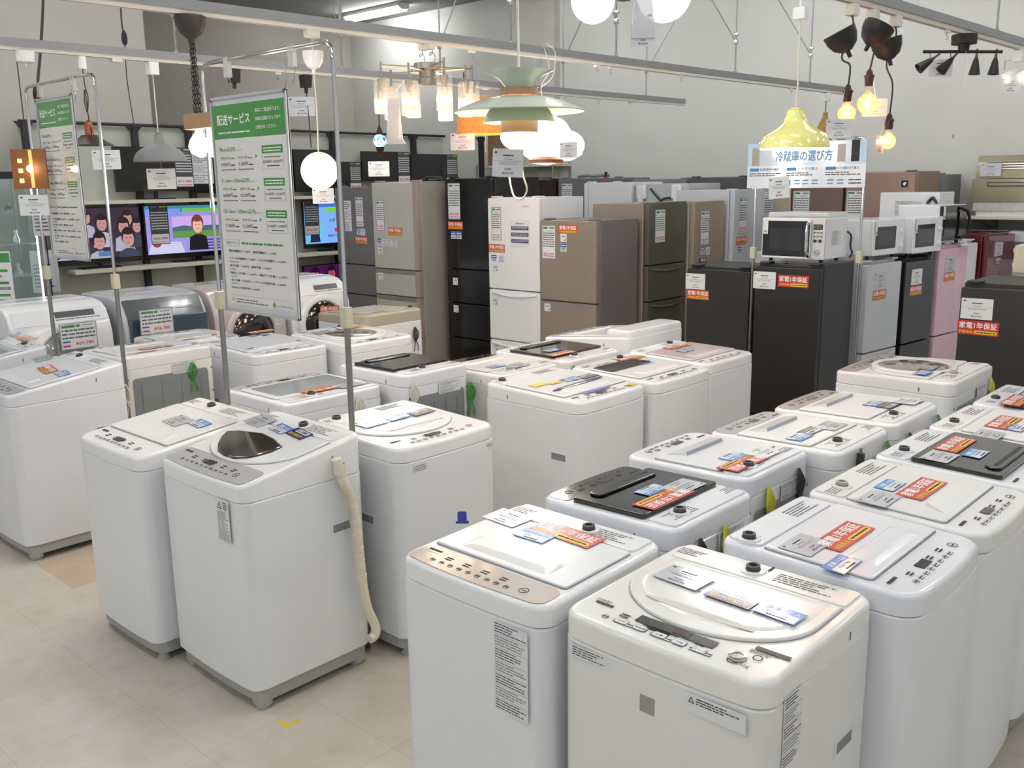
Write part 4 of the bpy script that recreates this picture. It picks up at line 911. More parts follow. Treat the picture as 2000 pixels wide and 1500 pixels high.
def shade_glow(pt, e, r, c=(1, .82, .6)):
    l = bpy.data.lights.new('bulb_light', 'POINT'); l.energy = e; l.shadow_soft_size = r; l.color = c
    o = bpy.data.objects.new('bulb_light', l); COL.objects.link(o); o.location = pt; return o

# 1 dark canopy with chains and wooden lamp box
p = on(1, 372); s = dims(p); t = lamp('chain_pendant_lamp', 'dark bowl canopy with hanging chains and a wooden box of bright bulbs', p)
DKC = mat('dark_canopy', (66, 62, 60), .45, var=.08)
m = MB(); m.lathe([(.03*.01, -.12), (.012, -.12), (.016, -.098), (.045, -.075), (.062, -.04), (.068, -.005), (.06, 0), (.001, 0)], DKC, 28); add(t, 'canopy', m)
zb = hz(p, 240)
m = MB()
for ang, x in ((0, -.012), (1, .0), (2, .014)):
    z = -.115
    i = 0
    while z > zb-RZ+.02:
        c = math.cos(i*math.pi/2); m.tube([(x+.006*c+(i*.0007*(ang-1)), .006*(1-abs(c)), z), (x+.008*c+(i*.0007*(ang-1)), .008*(1-abs(c)), z-.012), (x+(i*.0007*(ang-1)), 0, z-.024), (x-.008*c+(i*.0007*(ang-1)), -.008*(1-abs(c)), z-.012), (x+.006*c+(i*.0007*(ang-1)), .006*(1-abs(c)), z)], .0022, BLKM, 5); z -= .019; i += 1
add(t, 'chain', m)
m = MB(); m.rb(-.04, .26, -.05, .05, zb-RZ-.03, zb-RZ+.035, WOOD, .006, .004); add(t, 'lamp_box', m)
for i, (x, y) in enumerate(((.0, 0), (.10, .0), (.2, .0))):
    m = MB(); m.lathe([(.014, .03), (.016, .0), (.04, -.03), (.05, -.06), (.04, -.09), (.001, -.11)], GLOWW, 20, (x, y, zb-RZ-.04)); add(t, 'bulb', m)
shade_glow((p.x+.1, p.y, zb-.35), 6, .06)

# 2 white globe pendant
p = on(1, 606); t = lamp('globe_pendant_lamp', 'glowing white glass globe hanging from a white half-round canopy beside the sign board', p); s = dims(p)
m = adapter(1, p); add(t, 'track_adapter', m)
zc = hz(p, 100)-RZ
m = MB(); m.lathe([(.05, zc), (.051, zc-.02), (.045, zc-.05), (.03, zc-.075), (.01, zc-.083), (.007, zc-.105), (.001, zc-.105)], WHT2, 28); m.lathe([(.05, zc), (.001, zc+.001)], WHT2, 28); m.tube([(0, 0, -.03), (0, 0, zc)], .004, CORDW); add(t, 'canopy', m)
zg = hz(p, 334)-RZ; rg = 37*s
m = MB(); m.tube([(0, 0, zc-.09), (.006, 0, (zc+zg)/2), (.0, 0, zg+rg)], .0035, CORDW, 7, 4); add(t, 'cord', m)
m = MB(); m.lathe([(rg*math.sin(R(a)), zg+rg*math.cos(R(a))) for a in range(16, 181, 8)], mat('globe_warm_glow', (255, 240, 215), .3, emit=.75), 36); add(t, 'globe', m)
m = MB(); m.lathe([(rg*math.sin(R(a)), zg+rg*math.cos(R(a))+.001) for a in range(0, 42, 6)], mat('frosted_top', (232, 226, 206), .3, emit=.15), 36); add(t, 'globe_cap', m)
tagcard(t, zg-rg-.03, .02, 0, .8, 0, 1)
# black adapters on the rear rail, one with a tag
for px, lab in ((455, 'black track adapter plugged into the rear rail left of the sign board top'), (597, 'black track adapter with long cord and pale price card right of the sign board')):
    p = on(2, px); t = lamp('track_spotlight_adapter', lab, p)
    m = MB(); m.loft([[(a*.034, b*.03, -.005) for a, b in ((-1, -1), (1, -1), (1, 1), (-1, 1))], [(a*.028, b*.026, -.085) for a, b in ((-1, -1), (1, -1), (1, 1), (-1, 1))]][::-1], BLKM); m.cyl(0, 0, -.12, -.085, .012, BLKM); add(t, 'housing', m)
    if px == 597:
        zt = hz(p, 208)-RZ; m = MB(); m.tube([(0, 0, -.11), (.01, 0, zt), (.02, 0, hz(p, 290)-RZ)], .004, CORDK); add(t, 'cord', m); tagcard(t, zt, -.02, -.03, 1.35, 0, 1)
    else:
        m = MB(); m.rect(-.02, .01, -.03, .03, 0, PAPER); m.build('sticker', t, (-.0, -.031, -.03), (R(90), 0, 0))
# 3 grey dome pendant
GP = mat('matte_grey_shade', (128, 128, 131), .55, var=.02)
def dome(k, px, y_top, y_bot, rpx, name, label, mt, inner, adp=None, profile=None, cordm=CORDW, emit=0, ady=None, tg=None, nk=.16):
    p = on(k, px); t = lamp(name, label, p); s = dims(p); r = rpx*s; zt = hz(p, y_top)-RZ; zb = hz(p, y_bot)-RZ; h = zt-zb
    a = adp or MB()
    if not adp: a.rb(-.03, .03, -.03, .03, -.075, -.002, WHT2, .008, .005)
    add(t, 'track_adapter', a)
    m = MB(); m.tube([(0, 0, -.06), (0, 0, zt)], .0035, cordm); add(t, 'cord', m)
    P = profile or [(nk*.8, 1), (nk, .96), (nk*1.35, .70), (nk*1.8, .63), (.46, .57), (.70, .46), (.87, .32), (.96, .16), (.99, .06), (1, 0)]
    m = MB(); m.lathe([(a_*r, zb+b_*h) for a_, b_ in P], mt, 48); m.lathe([(a_*r*.985, zb+b_*h*.985) for a_, b_ in reversed(P)], inner, 48); m.lathe([(r, zb), (r*.985, zb)], mt, 48); m.cyl(0, 0, zt-.02, zt+.01, r*nk*.7, mt); add(t, 'lamp_shade', m)
    m = MB(); m.lathe([(.012, zb+h*.5), (.03, zb+h*.25), (.028, zb+h*.12), (.001, zb+h*.05)], BULB if emit else mat('bulb_off', (235, 235, 230), .2), 18); add(t, 'bulb', m)
    return t, p, s, zb, r
t, p, s, zb, r = dome(2, 298, 262, 316, 51, 'dome_pendant_lamp', 'matte grey dome pendant hanging before the shelf televisions', GP, GP)
m = MB(); m.tube([(0, 0, zb), (.006, 0, zb-.09)], .001, CORDW, 5); add(t, 'string', m); tagcard(t, zb-.10, .03, -.02, 1.3, 0, 2)
# 4 copper socket pendant with dark shade
p = on(2, 158); t = lamp('copper_pendant_lamp', 'pendant with copper socket and dark flared shade behind the left sign stand', p); s = dims(p)
m = MB(); m.cyl(0, 0, -.07, -.002, .022, WHT2); add(t, 'track_adapter', m)
zt = hz(p, 235)-RZ; zb = hz(p, 284)-RZ
m = MB(); m.tube([(0, 0, -.07), (.005, 0, -.16), (.03, .0, -.22), (.0, 0, -.3), (-.02, 0, -.24), (.0, 0, -.18), (.01, 0, -.34), (.03, 0, -.40), (.012, 0, -.44), (0, 0, -.36), (.015, 0, zt)], .0035, CORDK, 6, 4); add(t, 'cord', m)
m = MB(); m.lathe([(.008, zt), (.02, zt-.01), (.024, zt-.05), (.024, zt-.08), (.04, zt-.082), (.04, zt-.09), (.024, zt-.092)], mat('copper', (190, 120, 80), .25, .9, var=.05), 24); add(t, 'socket', m)
m = MB(); m.lathe([(.02, zt-.092), (.022, zt-.12)], BULB, 16); add(t, 'bulb', m)
m = MB(); m.lathe([(.045, zb+.055), (.06, zb+.04), (.10, zb+.015), (.125, zb)], mat('dark_bronze_shade', (60, 50, 46), .5, var=.1), 40); add(t, 'lamp_shade', m)
v = at(208, 312, (p-CAM).dot(fw)-.15)-p; o = link('price_card', price(2), t, v, (R(90), 0, YAW)); o.scale = (1.15, 1.1, 1); m = MB(); m.tube([tuple(v+Vector((0, 0, .05))), (.10, 0, zb)], .0012, CORDW, 5); add(t, 'string', m)
# small white sensors and plugs on the rear rail
for px, lab in ((47, 'white rosette fitting under the rear rail at the picture edge'), (224, 'small flat white connector under the rear rail')):
    p = on(2, px); m = MB()
    if px == 47: m.lathe([(.05, 0), (.045, -.055), (.03, -.06), (.005, -.062), (.004, -.08), (.001, -.08)], WHT2, 24)
    else: m.rb(-.02, .02, -.03, .03, -.02, 0, TRACK, .004, .003)
    tag(m.build('rail_fitting', None, p), lab, 'rail fitting')
# 5 wooden plate lamp at the far left
q = at(58, 330, 5.2); s = 5.2/F_PX; t = thing('plate_lamp', 'orange-brown plate lamp with three square windows and a bare glowing bulb at the left', 'lamp', q)
OR = mat('orange_board', (146, 92, 50), .6, var=.06)
m = MB(); w_, h_ = 34*s, 38*s; m.fb(-w_, w_, -h_, h_, -.006, .006, OR, .004, .002); o = add(t, 'plate', m, rot=(0, 0, YAW))
m = MB()
for i in range(3): m.fb(-w_*.62, -w_*.36, h_*.3-i*h_*.5, h_*.52-i*h_*.5, -.008, -.0055, mat('lit_window', (250, 214, 140), .5, emit=.6), .001, .0004)
m.fb(w_*.05, w_*.24, -h_*.95, h_*.95, -.008, -.0055, mat('lit_slot', (240, 180, 100), .5, emit=.4), .001, .0004); add(t, 'window', m, rot=(0, 0, YAW))
m = MB(); m.lathe([(.001, .02), (.012, .014), (.017, 0), (.012, -.014), (.001, -.02)], BULB, 20); add(t, 'bulb', m, dx=math.cos(YAW)*.02+.03, dy=math.sin(YAW)*.02-.03)
m = MB(); m.tube([(0, 0, h_), (0, 0, RZ-q.z)], .003, CORDK); add(t, 'cord', m)
o = link('price_card', price(2), t, (0, 0, -h_-.09), (R(90), 0, YAW)); o.scale = (1.25,)*3; m = MB(); m.tube([(0, 0, -h_), (0, 0, -h_-.03)], .001, CORDW, 5); add(t, 'string', m)
# two dark cables hanging before the left wall
for lab, P in (('black cable hanging down the bright wall to a round connector behind the left sign', [at(84, -60, 5.6), at(84, 5, 5.6), at(79, 100, 5.6), at(71, 185, 5.6)]), ('thin cable with a black inline plug hanging before the bright left wall', [at(236, -60, 6.2), at(236, 20, 6.2), at(240, 60, 6.2), at(243, 75, 6.2), at(246, 130, 6.2), at(250, 170, 6.2), at(262, 245, 6.2)])):
    t = thing('hanging_cable', lab, 'cable', P[0])
    thin = len(P) > 4
    m = MB(); m.tube([v-P[0] for v in (P if not thin else P[:4])], .009 if not thin else .006, CORDK, 8, 4)
    if thin: m.tube([v-P[0] for v in P[3:]], .0035, CORDK, 6, 4)
    m.build('cable', t); v = (P[3]-P[0]) if thin else (P[-1]-P[0]); m = MB(); m.lathe([(.006, .05), (.016, .03), (.02, 0), (.016, -.03), (.005, -.045)], BLKM, 16); m.build('plug', t, v)
    P0 = P[0]

# 6 chandelier
p = on(1, 832); t = lamp('chandelier', 'brushed metal chandelier with eight tall glass cylinder shades glowing at the bottom', p); s = dims(p)
m = MB(); m.rb(-.05, .05, -.02, .02, -.03, 0, TRACK, .006, .004)
for x in (-.035, .045): m.tube([(x, 0, -.03), (x, 0, -.05), (x-.02, 0, -.06), (x-.018, 0, -.045), (x+.012, 0, -.055), (x+.016, 0, -.09), (x-.02, 0, -.13)], .002, STEEL, 6, 4)
add(t, 'mount', m)
BN = mat('brushed_nickel', (168, 160, 150), .3, .9, var=.04)
zt = hz(p, 124)-RZ; zb = hz(p, 165)-RZ
m = MB(); m.lathe([(.001, zt), (.07, zt), (.072, zt-.03), (.045, zt-.035), (.045, zb+.035), (.05, zb+.03), (.05, zb), (.001, zb)], BN, 32); add(t, 'body', m)
GL = mat('clear_glass', (235, 236, 238), .05, trans=.95, alpha=.35)
def frosted():
    mt = bpy.data.materials.new('frosted_glow_glass'); mt.use_nodes = True; nt = mt.node_tree; b = nt.nodes['Principled BSDF']; N = nt.nodes.new; Lk = nt.links.new
    tc = N('ShaderNodeTexCoord'); sp = N('ShaderNodeSeparateXYZ'); Lk(tc.outputs['Object'], sp.inputs[0])
    r = N('ShaderNodeMapRange'); r.inputs['From Min'].default_value = zc_+hh*.55; r.inputs['From Max'].default_value = zc_+hh*.30; Lk(sp.outputs['Z'], r.inputs['Value'])
    b.inputs['Base Color'].default_value = (.95, .93, .9, 1); b.inputs['Roughness'].default_value = .3; b.inputs['Emission Color'].default_value = (1, .72, .5, 1)
    r2 = N('ShaderNodeMath'); r2.operation = 'MULTIPLY_ADD'; r2.inputs[1].default_value = .85; r2.inputs[2].default_value = .07; Lk(r.outputs[0], r2.inputs[0]); Lk(r2.outputs[0], b.inputs['Alpha'])
    return mt
hh = 64*s; rad = .255; zc_ = hz(p, 190)-RZ-hh*.62; FG = frosted(); rs = 15.5*s
for i in range(8):
    a = R(22+45*i); up_ = (.02 if i % 2 else -.0); x, y = math.cos(a)*rad*(1 if i % 2 else .86), math.sin(a)*rad*(1 if i % 2 else .86)
    m = MB(); za = zt-.04+up_; m.tube([(math.cos(a)*.04, math.sin(a)*.04, za), (x, y, za)], .006, BN, 8); m.tube([(x, y, za+.02), (x, y, zc_+hh+up_-.01)], .006, BN, 8); m.lathe([(.001, 0), (.022, 0), (.022, -.008), (.012, -.06), (.001, -.06)], BN, 20, (x, y, zc_+hh+up_)); ar = add(t, 'arm', m)
    m = MB(); z0 = zc_+up_
    m.lathe([(rs, z0+hh), (rs, z0+hh*.5), (rs, z0+.004), (rs-.004, z0)], FG, 28, (x, y, 0)); m.lathe([(rs-.003, z0+hh), (rs-.003, z0+hh*.5), (rs-.003, z0+.004)][::-1], FG, 28, (x, y, 0)); add(t, 'glass_shade', m)
    m = MB(); m.lathe([(.001, z0+hh*.42), (rs*.8, z0+hh*.36), (rs*.86, z0+.006), (.001, z0+.004)], mat('warm_frosted_bulb', (255, 214, 165), .4, emit=9), 20, (x, y, 0)); add(t, 'bulb', m)
shade_glow((p.x, p.y, RZ+zc_-.1), 4, .15)
m = MB(); m.fb(-.03, .03, -.10, .10, -.008, .008, mat('bag_carton', (226, 214, 206), .6, var=.04), .004, .003); m.text('III', 0, .0, -.0, INK, h=.03, al='c'); ob = add(t, 'remote_packet', m, rot=(0, 0, YAW), z=hz(p, 237)-RZ, dx=.03, dy=-.27)
m = MB(); m.loft([[(a*wd, b*.012, z) for a, b in ((-1, -1), (1, -1), (1, 1), (-1, 1))] for wd, z in ((.055, -.125), (.042, -.1), (.034, .0), (.045, .08), (.055, .13))], mat('clear_plastic', (240, 240, 244), .1, alpha=.3), c0=False, c1=False); add(t, 'plastic_bag', m, rot=(0, 0, YAW), z=hz(p, 237)-RZ, dx=.03, dy=-.27)
m = MB(); m.tube([(.03, -.27, hz(p, 237)-RZ+.13), (.0, -.1, zt-.06)], .0012, CORDW, 5); add(t, 'string', m)

# 7 mosaic lantern
p = on(2, 737); t = lamp('mosaic_lantern', 'small blue and white mosaic glass lantern on a dark chain', p); s = dims(p)
zt = hz(p, 250)-RZ; zg = hz(p, 275)-RZ; rg = 13*s; zb = hz(p, 312)-RZ
m = MB(); z = -.03; i = 0
while z > zt:
    c = i % 2; m.tube([(.006*(1-c), .006*c, z), (.008*(1-c), .008*c, z-.012), (0, 0, z-.026), (-.008*(1-c), -.008*c, z-.012), (.006*(1-c), .006*c, z)], .0022, BLKM, 5); z -= .022; i += 1
add(t, 'chain', m)
AB = mat('antique_bronze', (62, 44, 32), .4, .6, var=.1)
m = MB(); m.lathe([(.004, zt+.02), (.012, zt), (.025, zg+rg+.004), (.03, zg+rg-.005)], AB, 20); m.lathe([(.03, zg-rg+.004), (.026, zg-rg-.02), (.008, zg-rg-.045), (.012, zg-rg-.055), (.004, zg-rg-.075), (.001, zb)], AB, 20); add(t, 'metalwork', m)
def mosaic():
    mt = bpy.data.materials.new('mosaic_glass'); mt.use_nodes = True; nt = mt.node_tree; b = nt.nodes['Principled BSDF']; N = nt.nodes.new; Lk = nt.links.new
    tc = N('ShaderNodeTexCoord'); vo = N('ShaderNodeTexVoronoi'); vo.inputs['Scale'].default_value = 55; Lk(tc.outputs['Object'], vo.inputs['Vector'])
    r = N('ShaderNodeValToRGB'); r.color_ramp.interpolation = 'CONSTANT'; e = r.color_ramp.elements; e[0].color = (.1, .45, .7, 1); e[1].position = .35; e[1].color = (.95, .85, .6, 1)
    e2 = e.new(.55); e2.color = (.02, .05, .12, 1); e3 = e.new(.68); e3.color = (.55, .85, .9, 1); e4 = e.new(.85); e4.color = (.95, .95, .9, 1)
    sp = N('ShaderNodeSeparateColor'); Lk(vo.outputs['Color'], sp.inputs[0]); Lk(sp.outputs[0], r.inputs['Fac']); Lk(r.outputs['Color'], b.inputs['Base Color']); Lk(r.outputs['Color'], b.inputs['Emission Color']); b.inputs['Emission Strength'].default_value = 1.0
    return mt
m = MB(); m.lathe([(rg*math.sin(R(a)), zg+rg*math.cos(R(a))) for a in range(0, 181, 12)], mosaic(), 28); add(t, 'glass_globe', m)
m = MB(); m.tube([(0, 0, zb), (0, 0, hz(p, 314)-RZ-.02)], .0015, BLKM, 5); add(t, 'string', m); tagcard(t, hz(p, 330)-RZ, 0, -.02, 1.15, 0, 2)

# 8 woven orange drum lamp
p = on(2, 948); t = lamp('woven_drum_lamp', 'orange woven drum lamp with wooden stem, behind the green layered pendant', p); s = dims(p); r = 55*s
zt = hz(p, 185)-RZ; z1 = hz(p, 222)-RZ; z0 = hz(p, 262)-RZ
OW = mat('woven_orange', (226, 140, 66), .6, var=.35, scale=60, emit=.25, ecol=(230, 130, 50))
m = MB(); m.cyl(-.11, -.11, zt-.02, hz(p, 160)-RZ, .013, mat('orange_wood', (196, 110, 50), .5, var=.1)); m.cyl(-.11, -.11, hz(p, 160)-RZ, hz(p, 141)-RZ, .011, BLKM); m.tube([(-.11, -.11, zt+.12), (0, 0, -.0)], .003, CORDK); add(t, 'stem', m)
m = MB(); m.lathe([(.03, zt), (r*.5, zt-.015), (r*.62, z1+.05), (r*.62, z1+.03)], WOOD, 40); add(t, 'cap', m)
m = MB(); m.lathe([(r, z1), (r, (z1+z0)/2), (r, z0)], OW, 48); m.lathe([(r*.98, z0), (r*.98, z1)], OW, 48); m.lathe([(r*1.02, z0+.03), (r*1.02, z0+.012), (r, z0)], OW, 48); m.lathe([(r, z1), (r*.4, z1+.03)], OW, 48); add(t, 'lamp_shade', m)
m = MB(); m.lathe([(.001, z1-.02), (r*.6, z1-.02), (r*.6, z1-.03), (.001, z1-.03)], BULB, 24); add(t, 'bulb', m)
m = MB(); m.tube([(0, -.0, z0), (0, 0, z0-.13)], .0015, CORDW, 5); m.lathe([(.001, z0-.13), (.007, z0-.14), (.001, z0-.15)], WOOD, 10); add(t, 'pull_cord', m)
tagcard(t, hz(p, 276)-RZ, -r*.62, -r*.55, 1.45, .1, 3)

# 9 green layered pendant
q = at(1014, 222, 3.2); s = 3.2/F_PX; t = thing('layered_pendant_lamp', 'large pale green layered pendant with two wooden rings in the upper middle', 'lamp', q)
GRN = mat('pale_green_metal', (204, 214, 200), .3, .1, coat=.5, var=.02); GRN2 = mat('pale_green_inner', (200, 214, 196), .5, var=.02)
def Y(py): return (222-py)*s
m = MB(); P = [(68, 143), (50, 150), (36, 160), (27, 172), (25, 176)]; m.lathe([(a*s, Y(b)) for a, b in P], GRN, 56); m.lathe([(a*s-.002, Y(b)) for a, b in reversed(P)], GRN2, 56); add(t, 'top_shade', m)
WD = mat('walnut_ring', (172, 134, 102), .5, var=.1, scale=30)
m = MB(); m.lathe([(37*s, Y(174)), (38*s, Y(188)), (36*s, Y(188)), (35*s, Y(174)), (37*s, Y(174))], WD, 56); m.lathe([(38*s, Y(174)), (20*s, Y(172.5))], GRN, 56)
for a in range(0, 360, 45): m.box(-.004, .004, 35*s, 37*s, Y(192), Y(186), GRN, Matrix.Rotation(R(a), 4, 'Z'))
add(t, 'upper_wood_ring', m)
m = MB(); P = [(36, 190), (60, 193), (90, 201), (115, 211), (128, 218)]; m.lathe([(a*s, Y(b)) for a, b in P], GRN, 72); m.lathe([(128*s, Y(218)), (127*s, Y(219.5))]+[(a*s-.002, Y(b)+.0-.003) for a, b in reversed(P)], GRN2, 72); add(t, 'main_shade', m)
m = MB(); P = [(48, 207), (58, 214), (66, 226), (71, 239)]; m.lathe([(a*s, Y(b)) for a, b in P], mat('mid_green_metal', (178, 192, 174), .4, .1, coat=.3, var=.02), 56); m.lathe([(a*s-.002, Y(b)) for a, b in reversed(P)], GRN2, 56); m.lathe([(48*s, Y(207)), (36*s, Y(204))], GRN, 56); add(t, 'lower_shade', m)
m = MB(); m.lathe([(37*s, Y(225)), (37*s, Y(258)), (35.5*s, Y(258)), (35.5*s, Y(225))], WOOD, 56); add(t, 'lower_wood_ring', m)
m = MB(); m.lathe([(.001, Y(228)), (.03, Y(236)), (.04, Y(250)), (.001, Y(256))], BULB, 24); add(t, 'bulb', m)
m = MB(); m.tube([(0, 0, Y(174)), (0, 0, Y(100)), (-.003, 0, Y(-80)), (0, 0, CEIL_Z-q.z)], .0045, CORDW, 8); add(t, 'cord', m)
m = MB(); m.tube([(-.01, -.0, Y(258)), (-.03, -.02, Y(330)), (-.02, -.02, Y(370)), (.0, -.02, Y(384)), (.03, -.02, Y(384)), (.05, -.02, Y(366)), (.03, -.02, Y(330)), (.02, 0, Y(258))], .0032, CORDW, 7, 6); add(t, 'pull_cord', m)
o = link('price_card', price(3), t, (-.0, -.06, Y(316)), (R(90), R(3), YAW)); o.scale = (.8, 1.02, 1); o['label'] = 'large pale price card'
shade_glow((q.x, q.y, q.z+Y(300)), 4, .05)
# 10 lobed white lamp behind it
p = on(1, 1058); p.z = hz(p, 280); s = dims(p)*1.05; t = thing('lobed_pendant_lamp', 'brightly glowing white lobed lamp with wooden base rim, below the green pendant', 'lamp', p)
GB = mat('bright_lamp_glow', (255, 246, 230), .4, emit=6)
rng = random.Random(2)
for i, (dx, dz, a, b_) in enumerate(((-38, 12, 38, 26), (14, 10, 42, 40), (44, -4, 36, 28), (0, -6, 40, 26), (30, -8, 30, 26))):
    m = MB(); v = rt*dx*s; m.lathe([(a*s*math.sin(R(k)), -dz*0+b_*s*math.cos(R(k))) for k in range(0, 181, 10)], GB, 28, (v.x, v.y, v.z+dz*s)); add(t, 'glass_lobe', m)
m = MB(); m.lathe([(.001, -40*s), (30*s, -36*s), (34*s, -30*s), (30*s, -24*s)], mat('brown_base', (110, 62, 34), .5, var=.1), 28, (rt.x*.03, rt.y*.03, 0)); add(t, 'base', m)
m = MB(); m.tube([(0, 0, 30*s), (.03, .0, 60*s), (.0, 0, 100*s), (.05, .02, 130*s), (.02, 0, (280-110)*s), (.0, 0, RZ-p.z+.03)], .003, CORDW, 6, 5); m.tube([(0, 0, 100*s), (.06, .04, 120*s), (.07, .05, 160*s), (.03, .02, 176*s)], .003, CORDW, 6, 5)
m.tube([(0, 0, RZ-p.z), (rt.x*.0, 0, 140*s)], .002, STEEL, 5); add(t, 'cord', m)
o = link('price_card', price(1), t, rt*.1+Vector((0, 0, -14*s)), (R(90), 0, YAW)); o.location = (rt.x*48*s-fw.x*.12, rt.y*48*s-fw.y*.12, -14*s); o.scale = (.8, 1, 1)
m = MB(); m.lathe([(10*s, 14*s), (20*s, 4*s), (30*s, -20*s), (29*s, -22*s)], mat('scalloped_shade', (255, 232, 190), .5, emit=1.6), 32, (rt.x*46*s, rt.y*46*s, 0)); add(t, 'side_shade', m)
shade_glow(tuple(p+Vector((0, 0, -.2))), 5, .12, (1, .9, .78))

# 11 twin globe ceiling lamp, top middle
p = at(1205, -10, 3.2); s = 3.2/F_PX; t = thing('globe_ceiling_lamp', 'lamp with large white glowing globes and bronze frame cut off by the top picture edge', 'lamp', p)
for px, py, r in ((1158, 2, 42), (1297, -12, 53)):
    v = at(px, py, 3.2)-p; m = MB(); m.lathe([(r*s*math.sin(R(k)), r*s*math.cos(R(k))) for k in range(0, 181, 8)], GLOWW, 40, tuple(v)); add(t, 'globe', m)
    m = MB(); m.tube([tuple(v+Vector((0, 0, r*s))), (v.x*.5, v.y*.5, .16), (0, 0, .2)], .008, AB, 8, 3); add(t, 'arm', m)
m = MB(); m.lathe([(.001, .17), (.06, .17), (.06, .2), (.001, .2)], AB, 24); m.tube([(0, 0, .2), (0, 0, CEIL_Z-p.z)], .008, AB, 8); v = at(1218, 2, 3.2)-p; m.rb(v.x-.02, v.x+.02, v.y-.02, v.y+.02, -.02, .03, AB, .006, .004); m.tube([tuple(v+Vector((0, 0, .02))), (0, 0, .19)], .005, AB, 6); add(t, 'frame', m)
v = at(1256, 40, 3.05)-p
m = MB(); m.loft([[(a*wd, b*.01, z) for a, b in ((-1, -1), (1, -1), (1, 1), (-1, 1))] for wd, z in ((.038, -.055), (.035, .0), (.028, .06), (.01, .10))], mat('white_plastic_bag', (232, 232, 238), .2, coat=.5, alpha=.85)); m.bars(.01, .03, -.05, -.0, .0115, INK, 3, .4, 2); add(t, 'plastic_bag', m, rot=(0, 0, YAW)).location = v
o = link('price_card', price(4), t, v+Vector((0, 0, -.045)), (R(90), 0, YAW)); o.scale = (.62, .8, 1)
m = MB(); m.tube([tuple(v+Vector((0, 0, .09))), (0, 0, .19)], .001, CORDW, 5); add(t, 'string', m)

# 12 yellow pendant and mustard pendant
YL = mat('yellow_gloss_shade', (240, 236, 146), .18, coat=.9, var=.02)
p3 = on(3, 1640); q = at(1553, 250, 3.75); s = 3.75/F_PX; t = thing('yellow_pendant_lamp', 'glossy yellow bell-shaped pendant hanging from a white cord', 'lamp', q)
P = [(10, 214), (17, 217), (19, 228), (24, 240), (40, 251), (57, 262), (65, 275), (67, 289)]
m = MB(); m.lathe([(a*s, (250-b)*s) for a, b in P], YL, 56); m.lathe([(a*s-.002, (250-b)*s-.001) for a, b in reversed(P)], mat('white_inner_shade', (248, 246, 235), .5, emit=.9), 56); m.lathe([(67*s, -39*s), (65*s, -39*s)], YL, 56); m.cyl(0, 0, 34*s, 38*s, 10*s, YL); add(t, 'lamp_shade', m)
m = MB(); m.lathe([(.012, -5*s), (.03, -20*s), (.02, -32*s), (.001, -36*s)], BULB, 20); add(t, 'bulb', m)
m = MB(); m.tube([(0, 0, 36*s), (.004, 0, 110*s), (.0, 0, 210*s), (0, 0, CEIL_Z-q.z)], .004, CORDW, 8, 3); add(t, 'cord', m)
m = MB(); m.rb(-.026, .026, -.02, .02, 200*s, 222*s, WHT2, .006, .004); m.lathe([(.008, 235*s), (.004, 222*s)], WHT2, 12); add(t, 'cord_box', m)
o = link('price_card', price(2), t, (-rt.x*40*s-fw.x*.1, -rt.y*40*s-fw.y*.1, -113*s), (R(90), R(-4), YAW)); o.scale = (.62, .92, 1); m = MB(); m.tube([(-rt.x*40*s-fw.x*.1, -rt.y*40*s-fw.y*.1, -95*s), (0, 0, -8*s)], .001, CORDW, 5); add(t, 'string', m)
shade_glow((q.x, q.y, q.z-.12), 2, .03)
MU = mat('mustard_shade', (160, 118, 44), .45, var=.04)
dome(1, 1614, 222, 281, 41, 'mustard_pendant_lamp', 'mustard-brown tulip pendant at the end of the long rail, partly behind the yellow one', MU, mat('white_inner_shade', (248, 246, 235)), profile=[(.08, 1), (.14, .85), (.3, .62), (.38, .5), (.40, .42), (.42, .24), (.95, .22), (1, .1), (.97, 0)], cordm=CORDK)

